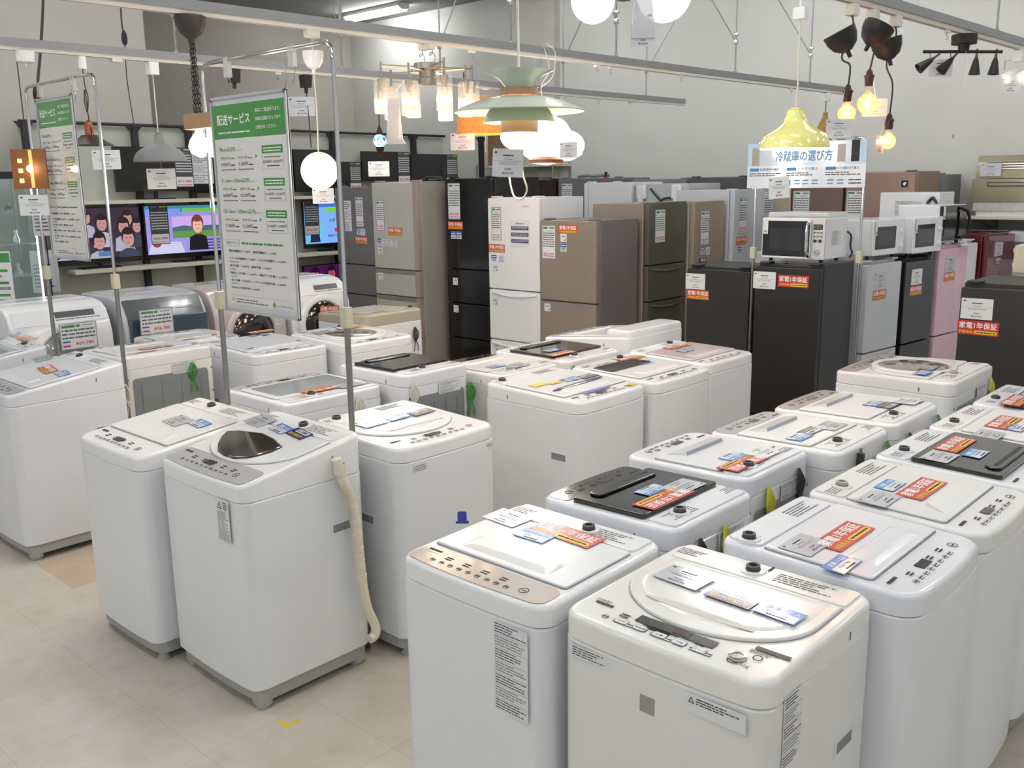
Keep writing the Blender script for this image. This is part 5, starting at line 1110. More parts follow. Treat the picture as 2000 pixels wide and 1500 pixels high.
# 13 three bare bulbs with black canopies
AMB = mat('amber_glass', (255, 150, 90), .05, coat=1, alpha=.3, emit=.12, ecol=(255, 110, 50))
FIL = mat('filament', (255, 215, 150), .4, emit=9, ecol=(255, 190, 110))
for i, (px, yc, cx, tilt, ytop, yb, rb_, lab, tg) in enumerate((
    (1666, 78, 1650, 28, 178, 222, 17, 'bare amber bulb on black cord, lowest card in front, left of the three bulbs', (-.05, 252, .1)),
    (1706, 66, 1712, -28, 148, 203, 20, 'largest bare amber bulb on the middle one of three black cords', (.06, 208, -.06)),
    (1750, 94, 1737, 15, 234, 276, 15, 'bare amber bulb hanging lowest and farthest right of the three', (-.06, 283, .05)))):
    p = on(3, px); s = dims(p); t = lamp('bare_bulb_pendant', lab, p)
    m = MB(); m.rb(-.02, .02, -.03, .03, -.05, 0, TRACK, .006, .004); add(t, 'track_adapter', m)
    zc = hz(p, yc)-RZ; ox = (cx-px)*s
    m = MB(); rr_ = .07; m.lathe([(.001, -.055), (.02, -.052), (.05, -.03), (.066, .005), (.07, .04)], BLKM, 28); m.lathe([(.07, .04), (.001, .038)], mat('canopy_inner', (20, 20, 20), .6), 28); m.cyl(0, 0, -.08, -.05, .009, BLKM)
    o = add(t, 'canopy', m); o.location = (rt.x*ox, rt.y*ox, zc); o.rotation_euler = (Matrix.Rotation(YAW, 4, 'Z') @ Matrix.Rotation(R(-tilt), 4, 'Y')).to_euler()
    zt = hz(p, ytop)-RZ; zb = hz(p, yb)-RZ
    m = MB(); m.tube([(0, 0, -.05), (.004, 0, zc+.05), (rt.x*ox, rt.y*ox, zc-.07), (rt.x*ox*.2+.01, rt.y*ox*.2, (zc+zt)/2), (0, 0, zt+.02)], .004, CORDK, 7, 5); add(t, 'cord', m)
    m = MB(); m.lathe([(.004, .03), (.012, .02), (.016, .005), (.024, .0), (.02, -.01), (.017, -.045), (.001, -.045)], mat('dark_socket', (52, 32, 26), .4, var=.1), 24); add(t, 'socket', m, z=zt)
    r = rb_*s*1.02; m = MB(); m.lathe([(.012, r*1.3), (.013, r*1.05), (r*.45, r*.89), (r*.8, r*.6), (r*.97, r*.24), (r*.99, -r*.12), (r*.85, -r*.52), (r*.5, -r*.86), (.001, -r)], AMB, 32); add(t, 'glass_bulb', m, z=zb)
    m = MB()
    for k in (-1, 1): m.tube([(k*.006, 0, r*.8), (k*.008, .004, r*.2), (k*.009, -.004, 0), (k*.008, 0, -r*.4)], .0022, FIL, 6, 4)
    add(t, 'filament', m, z=zb)
    tagcard(t, hz(p, tg[1])-RZ, rt.x*tg[0]-fw.x*(.06 if i != 1 else -.07), rt.y*tg[0]-fw.y*(.06 if i != 1 else -.07), .85, 0 if i < 2 else .9, 1, string=zt)
    shade_glow((p.x, p.y, RZ+zb-.0), 1.6, r*.3, (1, .38, .14))
# 14 black spotlight bar
p = on(3, 1884); s = dims(p); t = lamp('spotlight_bar', 'black ceiling bar with four cone spotlights with wooden tips', p)
m = MB(); m.lathe([(.001, 0), (.062, 0), (.064, -.01), (.062, -.048), (.03, -.05), (.026, -.085), (.001, -.085)], BLKM, 32); add(t, 'canopy', m)
zz = hz(p, 101)-RZ; L = 82*s; m = MB(); m.tube([tuple(-rt*L*.96+Vector((0, 0, zz))), tuple(rt*L*.93+Vector((0, 0, zz)))], .008, mat('dark_plum_metal', (48, 36, 44), .4, .3), 10); add(t, 'crossbar', m)
for dx, dz, ax, tl in ((-64, 26, (-16, 12), 55), (-24, 26, (-10, 13), 42), (26, 24, (0, 0), 3), (64, 22, (0, 0), 4)):
    v = rt*dx*s; m = MB(); m.tube([tuple(v+Vector((0, 0, zz))), tuple(v+Vector((0, 0, zz-.03)))], .004, CHROME, 6)
    hd = add(t, 'bracket', m); m = MB(); m.lathe([(.001, .06), (.006, .058), (.005, .04), (.008, .015)], mat('reddish_wood_tip', (120, 58, 40), .4, var=.1), 18); m.lathe([(.008, .015), (.014, 0), (.029, -.07), (.026, -.07), (.001, -.05)], BLKM, 24)
    o = add(t, 'spotlight_head', m); o.location = v+Vector((0, 0, zz-.045)); o.rotation_euler = (Matrix.Rotation(YAW, 4, 'Z') @ Matrix.Rotation(R(tl), 4, 'Y')).to_euler()
m = MB(); m.tube([tuple(rt*2*s-fw*.02+Vector((0, 0, zz))), tuple(rt*(-10)*s-fw*.02+Vector((0, 0, hz(p, 270)-RZ)))], .0012, CORDW, 5); m.cyl(*(rt*(-10)*s-fw*.02).to_2d(), hz(p, 270)-RZ, hz(p, 262)-RZ, .004, STEEL); add(t, 'pull_cord', m)
tagcard(t, hz(p, 131)-RZ, -rt.x*.10+fw.x*.03, -rt.y*.10+fw.y*.03, .95, 0, 2)
# 15 clear spot at the right edge, small hooks on the rails
p = on(3, 1990); s = dims(p); t = lamp('glass_spotlight', 'clear glass spotlight with lit reflector at the top right picture edge', p)
m = MB(); m.rb(-.025, .025, -.03, .03, -.07, 0, WHT2, .006, .004); m.tube([(0, 0, -.06), tuple(-rt*.10+Vector((0, 0, -.06)))], .004, TRACK, 6); m.tube([tuple(-rt*.075+Vector((0, 0, -.06))), tuple(-rt*.075+Vector((0, 0, -.12)))], .003, CHROME, 6); add(t, 'bracket', m)
for k, c in ((-.04, 1), (.05, 1)):
    m = MB(); m.lathe([(.02, .05), (.045, -.03), (.043, -.03), (.018, .05)], mat('clear_plastic', (240, 240, 244)), 24); m.lathe([(.001, .0), (.026, -.022), (.001, -.024)], mat('reflector_glow', (255, 244, 205), .3, emit=2.5), 20); o = add(t, 'reflector', m); v = rt*k; o.location = (v.x, v.y, -.15); o.rotation_euler = (Matrix.Rotation(YAW, 4, 'Z') @ Matrix.Rotation(R(50), 4, 'Y')).to_euler()
tagcard(t, -.20, -rt.x*.03, -rt.y*.03, .9, 0, 2)
for k, px in ((1, 920), (1, 1165), (1, 1192), (1, 1330), (2, 540), (2, 1102), (2, 1168), (2, 1230), (3, 1850), (1, 1545)):
    p = on(k, px); m = MB(); m.rb(-.012, .012, -.022, .022, -.016, 0, TRACK, .004, .003); m.tube([(0, 0, -.016), (0, 0, -.03), (.008, 0, -.038), (.0, 0, -.046), (-.006, 0, -.04)], .0018, STEEL, 6, 3)
    tag(m.build('rail_hook', None, p), 'small white rail clip with a steel hook under a lighting rail', 'hook', 'hooks clipped under the rails')
# ---------------------------------------------------------------- sign stands
def stand(label, xl, xr, y, zb, zt, zc, sq=.0):
    t = thing('sign_stand', label, 'sign stand', ((xl+xr)/2, y, 0)); a = (xr-xl)/2
    P = [(-a, 0, zt-.07), (-a+.004, 0, zt-.025), (-a+.03, 0, zt-.004), (-a+.07, 0, zt), (a-.07, 0, zt), (a-.03, 0, zt-.004), (a-.004, 0, zt-.025), (a, 0, zt-.07)]
    m = MB(); m.tube([(-a, 0, zc)]+P+[(a, 0, zc)], .0085, CHROME, 10); m.build('upper_frame', t)
    for s in (-1, 1):
        m = MB(); m.tube([(s*a, 0, 0), (s*a, 0, zc)], .012, STEEL, 10); m.cyl(s*a, 0, 0, .012, .03, STEEL); m.build('lower_pole', t)
    for s in (-1, 1):
        m = MB(); m.rb(s*a-.02, s*a+.02, -.018, .018, zc-.05, zc+.03, mat('clip_ivory', (196, 192, 168), .45, var=.03), .006, .004); m.build('height_clamp', t)
    for s in (-.55, .45):
        m = MB(); m.rb(s*a-.016, s*a+.016, -.012, .012, zt-.07, zt+.01, mat('clear_clip', (220, 220, 214), .2, alpha=.6), .005, .003); m.tube([(s*a, 0, zt-.06), (s*a+.03, -.01, zt-.09), (s*a+.01, -.01, zt-.13)], .0018, STEEL, 5, 4); m.build('hanging_clip', t)
    return t
LP = (7, 150)
def delivery(mb, w, h):
    W = lambda v: (v-.5)*w; Hh = lambda v: (.5-v)*h
    mb.rect(-w/2+.008, w/2-.008, -h/2+.008, h/2-.008, 0, mat('poster_sheet', (226, 225, 224), .16, coat=1, var=.01), .001)
    z = .0012; mb.rect(-w/2+.008, w/2-.008, Hh(.17), h/2-.008, .001, GREEN, .0004); z = .0016
    mb.text('配送サービス', W(.07), Hh(.105), z, WINK, w=w*.46, h=h*.05, bold=True)
    for i, s_ in enumerate(('有料にて配送承ります。', '詳細は店舗スタッフまで', 'お問合せください。')): mb.text(s_, W(.60), Hh(.06+i*.038), z, WINK, w=w*(.33 if i < 2 else .27), h=h*.018)
    mb.bars(W(.08), W(.52), Hh(.147), Hh(.137), z, WINK, 1, .6, 3, full=True)
    z = .0013
    for i, (a, p1, p2, p3) in enumerate((('7km以内', '4,950円', '7,150円', '8,250円 10,450円'), ('7.1km~15km以内', '6,000円', '8,250円', '10,450円 12,550円'), ('15.1km~30km以内', '7,150円', '9,350円', '12,650円 14,850円'))):
        y = .215+i*.15
        mb.text(a, W(.07), Hh(y+.018), z, GRNT, h=h*.024, w=w*(.23 if i == 0 else .40 if i == 1 else .45), bold=True); mb.text('のエリア', W(.31 if i == 0 else .48 if i == 1 else .53), Hh(y+.018), z, GRNT, h=h*.012)
        for k, (s_, pr) in enumerate((('小サイズ', p1), ('大サイズ', p2))):
            x = .08+k*.25; mb.text(s_, W(x), Hh(y+.055), z, INK, h=h*.015, w=w*.13, bold=True); mb.bars(W(x+.14), W(x+.20), Hh(y+.054), Hh(y+.046), z, INKL, 1, .7, 2, full=True)
            mb.text(pr, W(x), Hh(y+.088), z, INK, h=h*.019, w=w*.135, bold=True); mb.bars(W(x+.145), W(x+.20), Hh(y+.087), Hh(y+.077), z, INK, 1, .6, 5, full=True); mb.bars(W(x), W(x+.21), Hh(y+.107), Hh(y+.101), z, INK, 1, .6, 9, full=True)
        mb.poly([(W(.57), Hh(y+.055)), (W(.595), Hh(y+.045)), (W(.57), Hh(y+.035))], .001, GRNT, .0004)
        mb.rect(W(.66), W(.93), Hh(y+.035), Hh(y-.002), .001, GREEN, .0004); mb.bars(W(.68), W(.91), Hh(y+.03), Hh(y+.004), .0016, WINK, 2, .4, i, full=True)
        for x0_, x1_ in ((.66, .93),):
            mb.rect(W(x0_), W(x1_), Hh(y+.106), Hh(y+.105), .001, INKL, .0003); mb.rect(W(x0_), W(x0_)+.0012, Hh(y+.106), Hh(y+.04), .001, INKL, .0003); mb.rect(W(x1_), W(x1_)+.0012, Hh(y+.106), Hh(y+.04), .001, INKL, .0003)
        mb.bars(W(.69), W(.90), Hh(y+.057), Hh(y+.046), z, INKL, 1, .5, 4, full=True); mb.text(p3, W(.795), Hh(y+.08), z, INK, h=h*.014, w=w*.25, al='c', bold=True); mb.bars(W(.72), W(.88), Hh(y+.097), Hh(y+.088), z, INK, 1, .5, 1)
    mb.rect(W(.07), W(.26), Hh(.662), Hh(.661), .001, INKL, .0003); mb.rect(W(.07), W(.26), Hh(.692), Hh(.691), .001, INKL, .0003); mb.rect(W(.07), W(.073), Hh(.692), Hh(.661), .001, INKL, .0003); mb.rect(W(.257), W(.26), Hh(.692), Hh(.661), .001, INKL, .0003)
    mb.text('配送オプション', W(.165), Hh(.684), z, GRNT, h=h*.014, w=w*.165, al='c', bold=True); mb.bars(W(.29), W(.86), Hh(.686), Hh(.67), z, GRNT, 1, .6, 8, full=True)
    for i, s_ in enumerate(('・縦型洗濯機取付 + 2,200円 ・縦型洗濯機外し + 1,100円', '・ドラム式洗濯機取付 + 5,500円 ・ドラム式洗濯機外し + 2,200円', '・組立作業 + 2,200円 ・解体作業 + 2,200円', '・階段上げ作業 + 1,100円 ・階段下げ作業 + 1,100円', '・吊り作業 + 2,200円 ・リサイクル回収作業 + 4,400円', '・50kg以上外階段作業 + 6,600円')):
        mb.text(s_, W(.08), Hh(.725+i*.037), z, INK, h=h*.0125, w=w*(.68, .8, .6, .8, .78, .42)[i], bold=True)
        if i in (1, 2, 3, 4): mb.bars(W(.1), W(.24), Hh(.74+i*.037), Hh(.733+i*.037), z, INKL, 1, .5, i)
    mb.rect(W(.08), W(.93), Hh(.943), Hh(.942), .001, INKL, .0003)
    mb.poly([(W(.09), Hh(.972)), (W(.13), Hh(.972)), (W(.11), Hh(.952))], .001, mat('caution_yellow', (200, 180, 50), .4, var=.03), .0004); mb.bars(W(.16), W(.62), Hh(.982), Hh(.956), z, INKL, 2, .45, 2)
    mb.ell(W(.69), Hh(.973), w*.018, h*.010, .001, mat('drop_olive', (150, 150, 60), .4, var=.03), .0004); mb.poly([(W(.675), Hh(.968)), (W(.705), Hh(.968)), (W(.69), Hh(.953))], .001, MATS['drop_olive'], .0004)
    mb.text('トレファクマーケット', W(.72), Hh(.98), z, INK, h=h*.014, w=w*.22, bold=True)
def board(t, x, z, w, h, name='sign_board', me=None, y=-.01):
    b = MB(); b.box(-w/2, w/2, -h/2, h/2, -.006, 0, mat('board_back', (200, 202, 206), .5, var=.02))
    for a in ((-w/2, -w/2+.012, -h/2, h/2), (w/2-.012, w/2, -h/2, h/2), (-w/2, w/2, -h/2, -h/2+.012), (-w/2, w/2, h/2-.012, h/2)): b.rb(*a, -.006, .006, mat('poster_frame', (196, 198, 204), .3, .4, var=.02), .003, .002)
    for sx in (-1, 1): b.cyl(sx*(w/2-.012), h/2-.012, .005, .009, .006, INKL)
    o = b.build(name, None, None, None); o.parent = t; o.location = (x, y, z); o.rotation_euler = (R(90), 0, 0)
    s_ = link('poster', me, o, (0, 0, .0005)); return o
DM = shared('delivery_poster', lambda mb: delivery(mb, .535, .83))
def hung(label, x, y, z, me, w, h, cat='sign board'):
    t = thing('hanging_sign', label, cat, (x, y, z)); o = board(t, 0, 0, w, h, me=me)
    m = MB()
    for s in (-1, 1): m.tube([(s*(w/2-.014), -.01, h/2-.01), (s*(w/2-.014)+.01, 0, h/2+.04), (s*(w/2-.02), 0, h/2+.07), (s*(w/2-.03), 0, h/2+.10)], .0018, STEEL, 6, 3)
    m.build('hook', t); return t
def stand_px(label, L, Rr, y, zt, zc): 
    a, b = uy(*L, y), uy(*Rr, y); return stand(label, a.x, b.x, y, 0, zt, zc)
stand_px('chrome sign stand with cream clamps between the hose washer and the one behind it', (448, 815), (688, 838), 2.17, 2.385, 1.39)
a = uy(411, 193, 2.12); b = uy(567, 168, 2.12); c = uy(592, 627, 2.12)
hung('delivery service sign with green header hanging in the middle stand', (a.x+b.x)/2, 2.12, (a.z+c.z)/2, DM, .55, a.z-c.z+.0)
stand_px('chrome sign stand in the left rows, rising in front of the bright wall', (85, 480), (240, 690), 2.23, 2.455, 1.40)
a = uy(75, 190, 2.21); b = uy(145, 178, 2.21); c = uy(185, 515, 2.21)
hung('delivery service sign with glare, partly seen in the left stand', (a.x+b.x)/2-.02, 2.21, (a.z+c.z)/2, shared('delivery_poster_left', lambda mb: delivery(mb, .46, .855)), .49, .885)
def guide_board(mb, w, h):
    W = lambda v: (v-.5)*w; Hh = lambda v: (.5-v)*h; LB = mat('pale_blue_print', (184, 212, 232), .15, coat=1, var=.02); BT = mat('guide_blue', (48, 130, 184), .4, var=.02)
    mb.rect(-w/2, w/2, -h/2, h/2, 0, mat('board_white', (222, 228, 238), .15, coat=1, var=.01), .002); mb.rect(-w/2, w/2, Hh(.5), h/2, .002, LB, .0003)
    z = .0026; mb.text('冷蔵庫の選び方', W(.49), Hh(.42), z, BT, w=w*.48, h=h*.24, al='c', bold=True)
    mb.ell(W(.29), Hh(.09), .022, .02, .0022, BT, .0004); mb.ell(W(.67), Hh(.03), .022, .02, .0022, BT, .0004); mb.bars(W(.36), W(.62), Hh(.1), Hh(.02), z, INK, 1, .4, 2, full=True)
    for x0_, c_, y0_, y1_ in ((.04, CHAMPF, .1, .5), (.15, PALE, .16, .5), (.77, GREYF, .08, .45), (.88, BLKM, .0, .45)):
        mb.rect(W(x0_), W(x0_+.065), Hh(y1_), Hh(y0_), .0023, c_, .0003); mb.rect(W(x0_), W(x0_+.065), Hh(y1_-.15), Hh(y1_-.155), .0028, INKL, .0002)
    for i, s_ in enumerate(('設置場所の確認', 'サイズで選ぶ', 'ドアの開き方で選ぶ')):
        x = .02+i*.33; mb.rb(W(x), W(x+.085), Hh(.62), Hh(.55), .002, .0025, BT, .006, .0001); mb.text(s_, W(x+.095), Hh(.61), z, BT, h=h*.06, w=w*.17, bold=True); mb.bars(W(x), W(x+.29), Hh(.74), Hh(.65), z, INK, 2, .45, i)
    mb.rb(W(.35), W(.39), Hh(.95), Hh(.82), .002, .0025, BT, .004, .0001)
    for x in (.42, .49, .57, .70, .78): mb.bars(W(x), W(x+.05), Hh(.94), Hh(.80), z, BT, 2, .4, int(x*50), full=True)
    mb.bars(W(.87), W(.97), Hh(.94), Hh(.8), z, INK, 2, .4, 3, full=True)
yb = 5.62
gst = stand_px('chrome stand carrying the refrigerator guide board behind the brown refrigerator', (1475, 400), (1686, 380), yb+.42, 2.13, 1.38)
a = uy(1462, 285, yb+.40); b = uy(1695, 270, yb+.40); zt_ = 2.12
t = thing('hanging_sign', 'pale blue refrigerator selection guide board, wide, in the rear stand', 'sign board', ((a.x+b.x)/2, yb+.40, 1.965))
W_ = b.x-a.x; link('printed_board', shared('guide_board', lambda mb: guide_board(mb, W_, .30)), t, (0, 0, 0), (R(90), 0, 0))
m = MB()
for s in (-.38, .40): m.tube([(s*W_, 0, .14), (s*W_, .01, .17)], .003, STEEL, 6)
m.build('hook', t)

# ---------------------------------------------------------------- television shelf wall
TX = -9.25
fr = thing('display_rack', 'long display rack with black uprights, pale back panels and cream shelves holding televisions', 'rack', (TX, 3.45, 0))
BK = mat('black_rack_steel', (48, 46, 50), .5, .2, var=.05); PB = mat('pale_panel', (186, 190, 180), .6, var=.02); SHF = mat('cream_shelf', (214, 210, 192), .5, var=.02)
Y0, Y1 = 3.45, 8.8; ZP = 2.50
def tx(px, py=300): return ux(px, py, TX).y
m = MB(); m.tube([(-.1, 0, ZP), (-.1, Y1-Y0, ZP)], .016, BK, 8); m.build('top_bar', fr)
for px in (62, 275, 380, 560, 660, 818, 950):
    y = tx(px)-Y0; m = MB(); m.box(-.13, -.07, y-.028, y+.028, 0, ZP+.01, BK); m.poly([(y-.09, 0), (y+.09, 0), (y+.03, -.07), (y-.03, -.07)], 0, BK, .03, Matrix(((0, 0, 1, -.115), (1, 0, 0, 0), (0, 1, 0, ZP), (0, 0, 0, 1)))); m.build('upright', fr)
m = MB(); m.box(-.15, -.14, 0, Y1-Y0, .1, ZP-.02, PB); m.build('back_panel', fr)
for z in (1.77, 1.12, .5):
    m = MB(); m.rb(-.14, .18, 0.25, Y1-Y0, z-.035, z, SHF, .004, .004); m.build('shelf', fr)
def scr(c, e=1.1): return mat('screen_%d_%d_%d' % c, tuple(int(v*.5) for v in c), .25, emit=e*.55, ecol=c)
def tv(px0, px1, y0, y1, label, art=None, pr=None, tx0=None, z=None, name='television', off=True):
    a, b = ux(px0, (y0+y1)/2, TX), ux(px1, (y0+y1)/2, TX); zt = ux((px0+px1)/2, y0, TX).z; zb = ux((px0+px1)/2, y1, TX).z
    w = b.y-a.y; h = zt-zb; base = 1.77 if zb > 1.5 else 1.12 if zb > .9 else .5
    t = thing(name, label, 'television', (TX, (a.y+b.y)/2, base), R(90)); zb = max(zb, base+.045)-base; zt -= base
    m = MB(); m.fb(-w/2, w/2, zb, zt, .0, .03, BLACK, .006, .004); m.rb(-w*.3, w*.3, .028, .06, zb+.05, zt-.08, BLKM, .02, .01); m.build('housing', t)
    m = MB(); bz = .014; m.fb(-w/2+bz, w/2-bz, zb+.05, zt-bz, -.002, .001, mat('screen_off', (14, 14, 18), .12, coat=.5) if not art else scr((40, 36, 60), .8), .001, .0005); sc = m.build('screen', t)
    if art:
        m = MB(); T = Matrix(((1, 0, 0, 0), (0, 0, -1, -.0025), (0, 1, 0, (zb+.05+zt-bz)/2), (0, 0, 0, 1))); CLIP[0], CLIP[1] = w/2-bz, (zt-bz-zb-.05)/2; art(m, w-2*bz, zt-bz-zb-.05, T); m.build('screen_picture', sc)
    m = MB(); m.cyl(-.0, .02, .01, zb+.02, .02, BLKM); m.rb(-w*.22, w*.22, -.06, .1, 0, .012, BLKM, .03, .004); m.build('stand', t)
    if pr: link('price_tag', tall(pr, True, .2, .40) if w > .5 else tall(pr, True, .17, .34), t, (tx0 if tx0 is not None else w/2-.1, -.006, zt-(.2 if w > .5 else .17)), (R(90), 0, 0))
    return t
CLIP = [1, 1]
def head(m, x, y, s, T, skin, hair, cloth, z=.001):
    lo = -CLIP[1]; cl = lambda P: [(max(-CLIP[0], min(CLIP[0], a)), max(-CLIP[1], min(CLIP[1], b))) for a, b in P]
    def el(cx, cy, a, b, zz, mt): m.poly(cl([(cx+a*math.cos(2*math.pi*i/24), cy+b*math.sin(2*math.pi*i/24)) for i in range(24)]), zz, mt, .0003, T)
    m.poly(cl([(x-s*1.1, y-s*2.6), (x+s*1.1, y-s*2.6), (x+s*.95, y-s*1.25), (x+s*.3, y-s*.95), (x-s*.3, y-s*.95), (x-s*.95, y-s*1.25)]), z, cloth, .0003, T)
    el(x, y+s*.18, s*.68, s*.88, z+.0004, hair); el(x, y-s*.08, s*.55, s*.75, z+.0008, skin); el(x, y+s*.62, s*.58, s*.3, z+.0012, hair)
    if y-s > lo:
        m.rect(x-s*.28, x-s*.1, y, y+s*.06, z+.0016, hair, .0002, T); m.rect(x+s*.1, x+s*.28, y, y+s*.06, z+.0016, hair, .0002, T); m.rect(x-s*.14, x+s*.14, y-s*.45, y-s*.38, z+.0016, scr((150, 80, 84), .6), .0002, T)
def art_group(m, w, h, T):
    m.rect(-w/2, w/2, -h/2, h/2, 0, scr((60, 48, 66), .7), .0004, T)
    rn = random.Random(4)
    for i, (x, y, s) in enumerate(((-.36, .26, .13), (-.12, .32, .12), (.36, .28, .13), (.05, .20, .145), (.30, .12, .15), (.46, .12, .13), (-.30, -.06, .14), (.0, -.16, .155), (.34, -.12, .17), (-.42, -.3, .13))):
        head(m, x*w, y*h, s*w*.72, T, scr((198, 150, 142), .8), scr((44, 30, 36), .7), scr(((182, 182, 204), (176, 176, 198), (56, 66, 84))[i % 3], .8), .0006+.0022*i)
    m.rect(-w*.03, w*.12, -h*.46, -h*.36, .028, scr((80, 130, 180), .8), .0004, T)
def art_news(m, w, h, T):
    S = lambda c: scr(c, 1.0)
    m.rect(-w/2, w/2, -h/2, h/2, 0, S((150, 140, 210)), .0004, T); m.rect(-w/2, w/2, h*.36, h/2, .0004, S((60, 130, 150)), .0004, T)
    m.rect(-w*.5, -w*.12, h*.28, h*.44, .0009, S((120, 140, 230)), .0004, T); m.text('先ほど記者会見', -w*.46, h*.37, .0016, scr((230, 235, 250), 1.1), h=h*.05, T=T); m.text('おえた選手たち', -w*.46, h*.30, .0016, scr((230, 235, 250), 1.1), h=h*.045, T=T)
    m.rect(-w*.1, w*.5, h*.36, h*.44, .0009, S((90, 190, 90)), .0004, T); m.text('注目の会見の内容は', -w*.05, h*.38, .0016, S((200, 60, 60)), h=h*.045, T=T)
    m.rect(-w*.22, w*.36, -h*.18, h*.27, .0009, S((196, 160, 226)), .0004, T); m.rect(-w*.22, w*.36, -h*.18, -h*.04, .0014, S((90, 140, 70)), .0004, T); m.poly([(-w*.22, -h*.04), (w*.36, -h*.04), (w*.36, h*.05), (w*.2, h*.07), (w*.05, h*.04), (-w*.1, h*.08), (-w*.22, h*.04)], .0014, S((70, 100, 110)), .0004, T)
    head(m, w*.06, h*.08, w*.1, T, S((224, 170, 150)), S((110, 60, 56)), S((24, 24, 30)), .002)
    m.rect(w*.38, w*.5, -h*.1, h*.27, .0009, S((110, 130, 170)), .0004, T)
    m.poly([(-w*.5, -h*.5), (-w*.1, -h*.5), (-w*.14, -h*.26), (-w*.45, -h*.24)], .0009, S((190, 190, 225)), .0004, T); m.ell(-w*.40, -h*.27, w*.05, h*.09, .0014, S((140, 60, 60)), .0004, T=T)
    for i in range(4): m.rect(w*.0, w*.5, -h*.46+i*h*.065, -h*.425+i*h*.065, .0014, S((70, 70, 130)), .0004, T)
def art_quiz(m, w, h, T):
    S = lambda c: scr(c, 1.0)
    m.rect(-w/2, w/2, -h/2, h/2, 0, S((120, 170, 235)), .0004, T); m.rect(-w/2, w/2, h*.36, h*.5, .0006, S((70, 110, 200)), .0004, T); m.rect(-w*.1, w*.5, h*.24, h*.34, .0006, S((120, 200, 60)), .0004, T)
    m.text('スポンサー', -w*.05, h*.0, .0012, S((30, 40, 120)), h=h*.09, T=T, bold=True); m.text('38', w*.18, -h*.12, .0012, S((30, 40, 120)), h=h*.08, T=T, bold=True); m.rect(w*.05, w*.5, -h*.24, -h*.15, .0006, S((220, 40, 60)), .0004, T)
    m.rect(-w*.46, -w*.18, -h*.45, h*.0, .0006, S((90, 190, 220)), .0004, T); head(m, -w*.32, -h*.12, w*.085, T, S((200, 150, 130)), S((30, 26, 30)), S((30, 34, 60)), .001)
    m.text('放送が CM', -w*.08, -h*.36, .0012, S((30, 40, 120)), h=h*.07, T=T, bold=True); m.rect(w*.1, w*.5, -h*.5, -h*.40, .0006, S((190, 40, 110)), .0004, T)
def art_purple(m, w, h, T):
    m.rect(-w/2, w/2, -h/2, h/2, 0, scr((70, 20, 70), .8), .0004, T)
    for i, (x, y) in enumerate(((-.3, .1), (.0, .12), (.3, .1))): head(m, x*w, y*h, w*.12, T, scr((190, 80, 110), .7), scr((30, 14, 40), .7), scr((90, 40, 90), .7), .0006+.002*i)
tv(223, 376, 287, 374, 'black television on the upper shelf with 17,380 yen tag, behind the grey pendant', pr='17,380')
tv(380, 540, 289, 376, 'black television on the upper shelf behind the sign board, white notice on its screen')
tv(575, 652, 292, 376, 'brown-black television on the upper shelf behind the white globe lamp')
tv(654, 706, 316, 356, 'small black television on the upper shelf with silver price tag, beside the mosaic lantern', pr='24,780', tx0=.1)
tv(707, 800, 296, 354, 'black television with 32,780 yen tag behind the mosaic lantern', pr='32,780')
tv(803, 893, 301, 354, 'black television with 10,780 yen tag, rightmost on the upper shelf', pr='10,780')
tv(100, 277, 404, 520, 'television on the lower shelf showing a group of smiling young people', art_group)
tv(283, 462, 398, 508, 'lower-shelf television showing a man in a black shirt, 43,780 yen tag', art_news, '43,780', -.36)
tv(593, 700, 390, 494, 'television on the lower shelf showing blue caption panels, 54,780 yen tag', art_quiz, '54,780', -.28)
tv(593, 700, 514, 570, 'television on the bottom shelf showing purple-lit faces', art_purple)
# white notice on the second television, box on the shelf end
nt_ = [o for o in bpy.data.objects if o.get('label', '').startswith('black television on the upper shelf behind the sign board')][0]
link('notice_sheet', data(.26, .3, 3), nt_, (-.42, -.006, .3), (R(90), 0, 0))
q = ux(970, 345, -9.2); m = MB(); m.rb(-.2, .0, -.18, .18, 0, .42, mat('carton_brown', (142, 112, 76), .7, var=.06), .004, .003); m.box(.0, .001, -.1, -.04, .06, .36, INKL)
es = thing('storage_shelf', 'cream storage shelf at the back corner behind the lobed lamp', 'shelf', (-8.9, 9.62, 0))
k = MB()
for z in (1.80, 2.12): k.rb(-.7, .75, -.0, .36, z-.03, z, SHF, .004, .003)
for x in (-.68, .73):
    for y in (0, .34): k.tube([(x, y, 0), (x, y, 2.14)], .012, STEEL, 8)
k.build('frame', es)
m = MB(); m.rb(-.22, .22, -.1, .1, 0, .42, mat('carton_brown', (142, 112, 76)), .004, .003)
for i in range(3): m.fb(-.1+i*.02, -.02+i*.06, .1+i*.08, .15+i*.08, -.102, -.1, INKL, .001, .0005)
tag(m.build('carton_box', None, (-9.2, 9.79, 2.12)), 'tall brown carton printed with dark symbols, on the storage shelf in the back corner', 'box')
for i, dx in enumerate((.15, .42)):
    m = MB(); m.rb(-.12, .12, -.08, .08, 0, .15, mat('printed_carton_%d' % i, ((120, 140, 130), (90, 110, 130))[i], .4, var=.3, scale=30), .004, .003)
    tag(m.build('picture_carton', None, (-8.9+dx, 9.78, 1.80)), ('small printed carton on the back corner shelf, left of its twin', 'small printed carton on the back corner shelf, right of its twin')[i], 'box')

